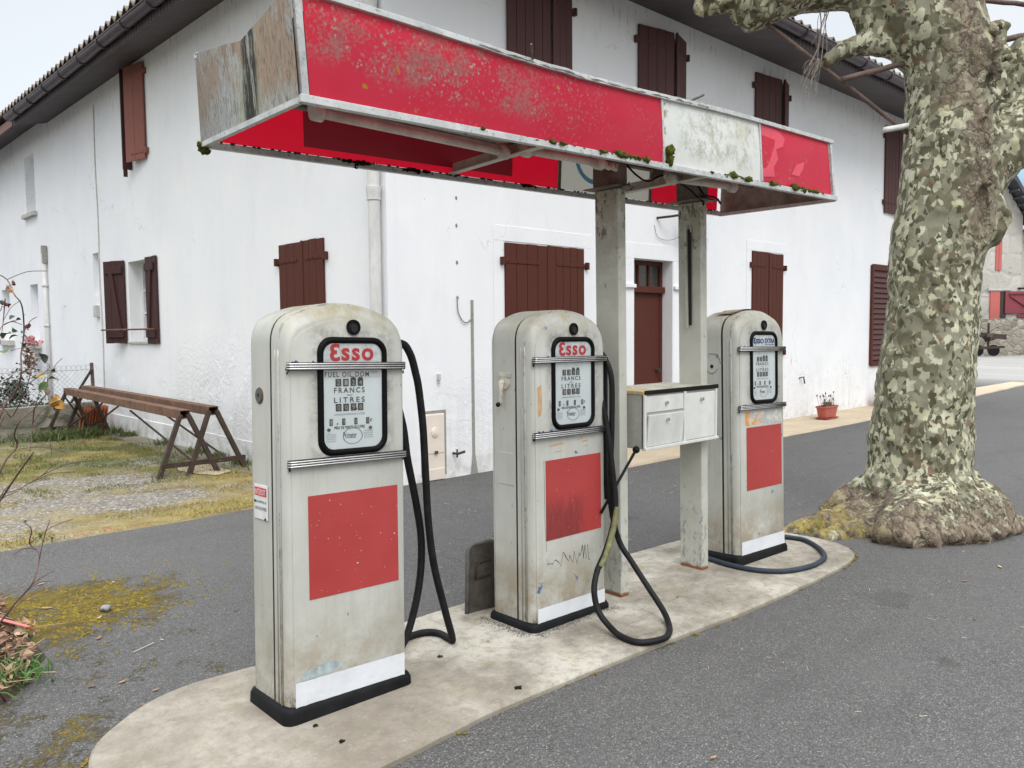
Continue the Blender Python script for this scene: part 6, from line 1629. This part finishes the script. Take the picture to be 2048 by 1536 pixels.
# moss tufts standing on the asphalt and along the island's edge
mb = MB(); rr = random.Random(21); k_ = 0
while k_ < 2200:
    x = rr.uniform(.6, 3.2); y = rr.uniform(3.5, 6.8)
    v_ = .5 * noise.noise(Vector((x * 5, y * 5, 1))) + .5 * noise.noise(Vector((x * 16, y * 16, 4))) + .42 - .55 * math.hypot((x - 1.25) * 1.15, (y - 5.25) * 1.5) + rr.gauss(0, .10)
    if v_ < .12: continue
    k_ += 1; mb.blob((x, y, -.03), rr.uniform(.003, .008), (1.6, 1.6, .55), 3, .3, k_)
for i in range(1500):
    q = sm[rr.randrange(len(sm))]; d = (q - cen); d.normalize(); 
    if noise.noise(Vector((q.x * 3, q.y * 3, 0))) < -.05 + rr.gauss(0, .08): continue
    mb.blob((q.x + d.x * rr.uniform(-.004, .03) + rr.gauss(0, .012), q.y + d.y * rr.uniform(.0, .03) + rr.gauss(0, .012), -.026), rr.uniform(.0025, .008), (1.3, 1.3, .7), 3, .3, i)
tag(mb.build('moss', simple('golden_moss', (.20, .145, .012), .6, 30, 1, 0, .5), None, smooth=True), 'golden-green moss on the asphalt and along the island edge', None, None, 'stuff')
# soil bed with leaf litter at the left edge
n = 26; vs = []; 
for j in range(n + 1):
    for i in range(n + 1):
        x = -.8 + 1.85 * i / n; y = 3.95 + 1.95 * j / n
        edge = (x - (1.10 + .10 * noise.noise(Vector((y * 3, 0, 0))) - .32 * abs((y - 5.0) / 1.0) ** 2.5))
        fd = max(0, min(1, (x + .8 - .25 * noise.noise(Vector((y * 2, 3, 0)))) / .5)) * max(0, min(1, (y - 3.95) / .35)) * max(0, min(1, (5.9 - y) / .3))
        z = -.045 + (.015 + max(-.01, min(.05, -edge * .22))) * fd + (.02 * noise.noise(Vector((x * 8, y * 8, 2))) if edge < -.03 else 0)
        vs.append((x, y, z if edge < .02 else -.045))
w_ = n + 1
tag(MB().add(vs, [(j * w_ + i, j * w_ + i + 1, (j + 1) * w_ + i + 1, (j + 1) * w_ + i) for j in range(n) for i in range(n)]).build('ground_soil', SOIL, None, smooth=True), 'soil bed heaped with dead leaves at the left edge', kind='structure')
def inbed(x, y): return x < 1.06 + .10 * noise.noise(Vector((y * 3, 0, 0))) - .32 * abs((y - 5.0)) ** 2.5
for q, m_ in enumerate(LITTER):
    mb = MB(); rr = random.Random(30 + q)
    for i in range(190):
        x, y = 1.15 - abs(rr.gauss(0, .55)), rr.uniform(4.1, 5.8)
        if inbed(x, y): leaf_quad(mb, (x, y, rr.uniform(0, .06)), rr.uniform(.025, .075), rr, .5, .5)
    for i in range(90):
        x, y = rr.uniform(.4, 1.1), rr.uniform(4.1, 5.8)
        if inbed(x, y): a = Vector((x, y, rr.uniform(.01, .06))); mb.tube([a, a + Vector((rr.uniform(-.12, .12), rr.uniform(-.12, .12), rr.uniform(-.01, .03)))], .0022, 4)
    tag(mb.build('leaf_litter', m_), 'dead leaves and twigs heaped on the soil bed', None, None, 'stuff')
def gfn5(rr): return (rr.gauss(.86, .07), rr.gauss(4.33, .12), .0, 1)
blades(260, gfn5, .03, .10, .006, 14, simple('fresh_green_leaf', (.085, .17, .04), .5, 30, .7), 'weeds', 'bright green weeds at the near corner of the soil bed')
mb = MB(); mb.add([(.98, 5.08, .03), (1.08, 4.88, .01), (1.04, 4.84, .05), (.93, 4.96, .09), (.90, 5.08, .085)], [(0, 1, 2, 3, 4)]); mb.tube([(1.075, 4.875, .014), (1.04, 4.84, .05), (.93, 4.96, .09)], .008, 6)
own(mb, 'pot_shard', simple('pink_glazed_shard', (.62, .20, .18), .1, 9, .5), 'pink broken pot shard lying on the soil bed', 'shard')
# single dead leaves, pebbles and sticks lying on the asphalt and island
LL = [('curled tan leaf', 'dead leaf')]
spots = [(1.25, 5.35, .07), (1.32, 4.62, .06), (1.42, 4.95, .05), (1.10, 4.0, .05), (1.22, 3.95, .05), (1.62, 5.1, .04), (1.55, 4.35, .035), (1.9, 4.9, .035), (1.35, 5.9, .06), (1.12, 6.1, .09), (1.7, 5.6, .04), (2.1, 5.5, .03), (1.3, 3.75, .04), (3.98, 2.78, .035), (4.3, 2.62, .03), (4.06, 3.0, .025), (2.72, 3.06, .03), (5.6, 1.72, .05), (6.1, 1.66, .06), (5.95, 1.95, .03), (6.9, 1.62, .07), (7.4, 1.72, .05), (4.72, 2.1, .03), (4.9, 1.45, .035), (3.6, 1.9, .025), (6.0, 4.5, .03), (6.6, 4.7, .04), (7.4, 4.6, .03), (5.9, 5.2, .025), (7.2, 5.6, .04), (8.3, 5.3, .03), (5.5, 4.3, .03), (2.6, 1.65, .04), (1.22, 3.62, .07)]
rr = random.Random(77)
for i, (x, y, s) in enumerate(spots):
    z = .006 if (1.0 < x < 5.8 and 2.5 < y < 3.58) else -.022
    mb = MB(); d = rr.uniform(0, PI); c, s_ = math.cos(d), math.sin(d); P_ = [(-1, 0, .1), (-.5, .32, .02), (.2, .38, .0), (1, .05, .14), (.3, -.34, .03), (-.5, -.3, .0)]
    mb.add([(x + s / 2 * (a * c - b * s_), y + s / 2 * (a * s_ + b * c), z + s * .3 * e) for a, b, e in P_], [(0, 1, 5), (1, 2, 4, 5), (2, 3, 4)])
    own(mb, 'dead_leaf', LITTER[i % 4], 'small curled dead leaf lying on the ground around the pumps', 'leaf', group='dead leaves scattered on the ground')
mb = MB(); mb.blob((1.487, 5.06, -.012), .026, (1.2, 1, .75), 7, .25, 2); own(mb, 'stone', simple('grey_stone', (.27, .28, .29), .2, 20, .8), 'grey stone lying in the golden moss', 'stone', smooth=True)
mb = MB(); mb.tube([(1.38, 4.28, -.024), (1.50, 4.33, -.02)], .0025, 6); own(mb, 'stick', simple('pale_stick', (.55, .48, .36), .2, 20, .8), 'pale straight stick lying beside the soil bed', 'stick')
for i, (x, y, m_) in enumerate(((1.63, 2.70, DMOSS), (2.42, 3.08, SOIL), (2.45, 2.56, DMOSS), (1.62, 2.885, DMOSS), (3.0, 3.30, SOIL))):
    mb = MB(); mb.blob((0, 0, 0), .008 + .002 * (i % 3), (1.3, 1, .6), 6, .5, i); o = mb.build('moss_clod', m_, None, smooth=True); o.location = (x, y, .004); RM[o.name] = Matrix.Translation(o.location)
    tag(o, ('dark clod at the front corner of the nearest pump', 'brown crumb beside the hose of the nearest pump', 'dark clod on the island edge in front of the nearest two pumps', 'dark clod tight against the nearest pump foot', 'brown crumb left of the middle pump foot')[i], 'clod')
mb = MB(); rr = random.Random(9)
for i in range(900):
    a = rr.uniform(0, 2 * PI); side = rr.random()
    if side < .5: x, y = 2.95 + rr.random() * .66, 2.955 - abs(rr.gauss(0, .022))
    else: x, y = 2.945 - abs(rr.gauss(0, .03)), 2.96 + rr.random() * .40
    mb.blob((x, y, .002), rr.uniform(.0015, .0045), (1, 1, .8), 2, .3, i)
tag(mb.build('grit', simple('grey_grit', (.16, .15, .14), .6, 90, .9)), 'grit swept around the foot of the middle pump', None, None, 'stuff')
mb = MB()
for i in range(160):
    x, y = rr.uniform(3.2, 9), rr.uniform(1.2, 6.0)
    if 2.3 < y < 3.7 and x < 6: continue
    a = rr.uniform(0, PI); l = rr.uniform(.01, .045); mb.tube([(x, y, -.028), (x + l * math.cos(a), y + l * math.sin(a), -.026)], .0014, 4)
tag(mb.build('straw', simple('pale_straw', (.50, .44, .32), .3, 30, .9)), 'straw bits scattered on the asphalt', None, None, 'stuff')

# ------------------------------------------------------------------ beyond the tree: yard wall, stone farmhouse, machine
rv = Vector((.7251, -.6886, 0)); dv = Vector((.6886, .7251, 0))
def W2(c, a, b, z): return Vector((c[0], c[1], 0)) + rv * a + dv * b + Vector((0, 0, z))
yw = thing('yard_wall', 'low rubble stone wall across the end of the yard', 'wall', (49.0, 14.4, -.1))
B0 = (48.65, 14.6)
mb = MB(); n = 20; L = []
for i in range(n + 1):
    a = -9 + 22 * i / n; t_ = 1.98 + .05 * noise.noise(Vector((a, 0, 0))); L.append([W2(B0, a, .0, -.3), W2(B0, a, 0, t_), W2(B0, a, .5, t_), W2(B0, a, .5, -.3)])
mb.loft(L); mb.build('wall', STONE, yw)
fh = thing('farmhouse', 'grey rendered farmhouse with red shutters beyond the tree', 'house', (50.5, 16, 0))
Cb = (49.9 + .7251 * 2.23, 15.9 - .6886 * 2.23)      # behind the wall, depth about 45.7
k1 = 1.04
def Fp(a, b, z): return W2(Cb, a, b, z)
mb = MB()
prof = [(-8.5, -.3), (1.07, -.3), (1.07, 7.7), (.08, 9.4), (-2.5, 12.0), (-7.5, 8.2), (-8.5, 7.5)]
mb.loft([[Fp(a, b, z) for a, z in prof] for b in (0, 9)])
mb.box((0, 0, 0), (0, 0, 0)) if False else None
lo_ = [(1.07, -.3), (8, -.3), (8, 6.8), (1.07, 6.8)]
mb.loft([[Fp(a, b, z) for a, z in lo_] for b in (.3, 8)]); mb.build('wall', RENDER, fh)
mb = MB(); rp_ = [(-2.5, 12.0), (.12, 9.42), (1.5, 7.25), (1.5, 7.45), (.12, 9.75), (-2.5, 12.35), (-9, 7.4), (-9, 7.2)]
mb.loft([[Fp(a, b, z) for a, z in rp_] for b in (-.9, 9.3)]); mb.build('roof', FROOF, fh)
mb = MB(); mb.loft([[Fp(a, b, z) for a, z in ((1.1, 6.80), (8.3, 6.80), (8.3, 6.95), (1.1, 6.95))] for b in (-.5, 8)]); mb.build('lower_roof', TERRA, fh)
mb = MB()
for q in range(6): z = 9.0 - q * .38; mb.beam(Fp(.28 + q * .24, -.85, z), Fp(.28 + q * .24, 0, z), .10, .12)
mb.build('rafters', SOFFIT, fh)
def fbox(a0, a1_, z0, z1, b0, b1, mat, nm, par=None):
    mb = MB(); v = [Fp(a, b, z) for z in (z0, z1) for a, b in ((a0, b0), (a1_, b0), (a1_, b1), (a0, b1))]
    mb.add(v, [(3, 2, 1, 0), (4, 5, 6, 7), (0, 1, 5, 4), (1, 2, 6, 5), (2, 3, 7, 6), (3, 0, 4, 7)]); return mb.build(nm, mat, par or fh)
fbox(-.40, -.25, 4.70, 6.32, -.06, -.001, FRED, 'shutter'); fbox(-.24, -.08, 4.68, 6.30, -.07, -.001, FRED, 'shutter')
fbox(-.66, -.12, 1.9, 3.55, -.08, -.001, FRED, 'shutter'); fbox(-.10, .26, 2.0, 3.50, .0 - .03, -.001, PANED, 'window'); fbox(-.8, .5, 3.56, 3.70, -.12, -.001, SILL, 'lintel')
gt = fbox(.16, 3.6, 2.28, 3.50, -.12, -.04, FMAR, 'gate'); label(gt, 'maroon boarded gate with a diagonal brace')
mb = MB(); mb.beam(Fp(.40, -.15, 3.25), Fp(1.6, -.15, 2.45), .10, .05); mb.beam(Fp(.34, -.15, 3.38), Fp(3.6, -.15, 3.38), .10, .05); mb.build('brace', FMAR, gt)
fbox(.9, 3.4, 3.62, 3.72, -.1, -.001, DARK, 'beam'); fbox(.9, 2.4, 2.05, 2.20, -.1, -.001, FMAR, 'sill')
fm = thing('farm_machine', 'rusty old farm implement on small wheels in front of the rubble wall', 'farm machine', (47.5, 13.9, -.03))
Cm = (47.7, 13.9)
mb = MB(); 
for a in (.35, -.5): mb.tube([W2(Cm, a, -.05, .30), W2(Cm, a, .05, .30)], .30, 16)
mb.build('wheel', RUBBER, fm)
mb = MB(); mb.beam(W2(Cm, -1.0, 0, .42), W2(Cm, .9, 0, .48), .12, .12); mb.beam(W2(Cm, .05, 0, .3), W2(Cm, .05, 0, 1.75), .09, .09); mb.beam(W2(Cm, -.6, 0, 1.15), W2(Cm, .95, 0, 1.0), .2, .25); mb.beam(W2(Cm, -.5, 0, .4), W2(Cm, -.5, 0, 1.2), .08, .08); mb.blob(W2(Cm, .1, 0, 1.0), .28, (1.2, 1, .8), 6, .4, 3)
mb.build('frame', RUSTD, fm)
mb = MB(); mb.box((0, 0, 0), (0, 0, 0)) if False else None
mb.blob(W2(Cm, -.55, 0, 1.38), .22, (1.3, 1, .4), 6, .2, 8); mb.build('seat', SIGNW, fm)
print('objects', len(bpy.data.objects))
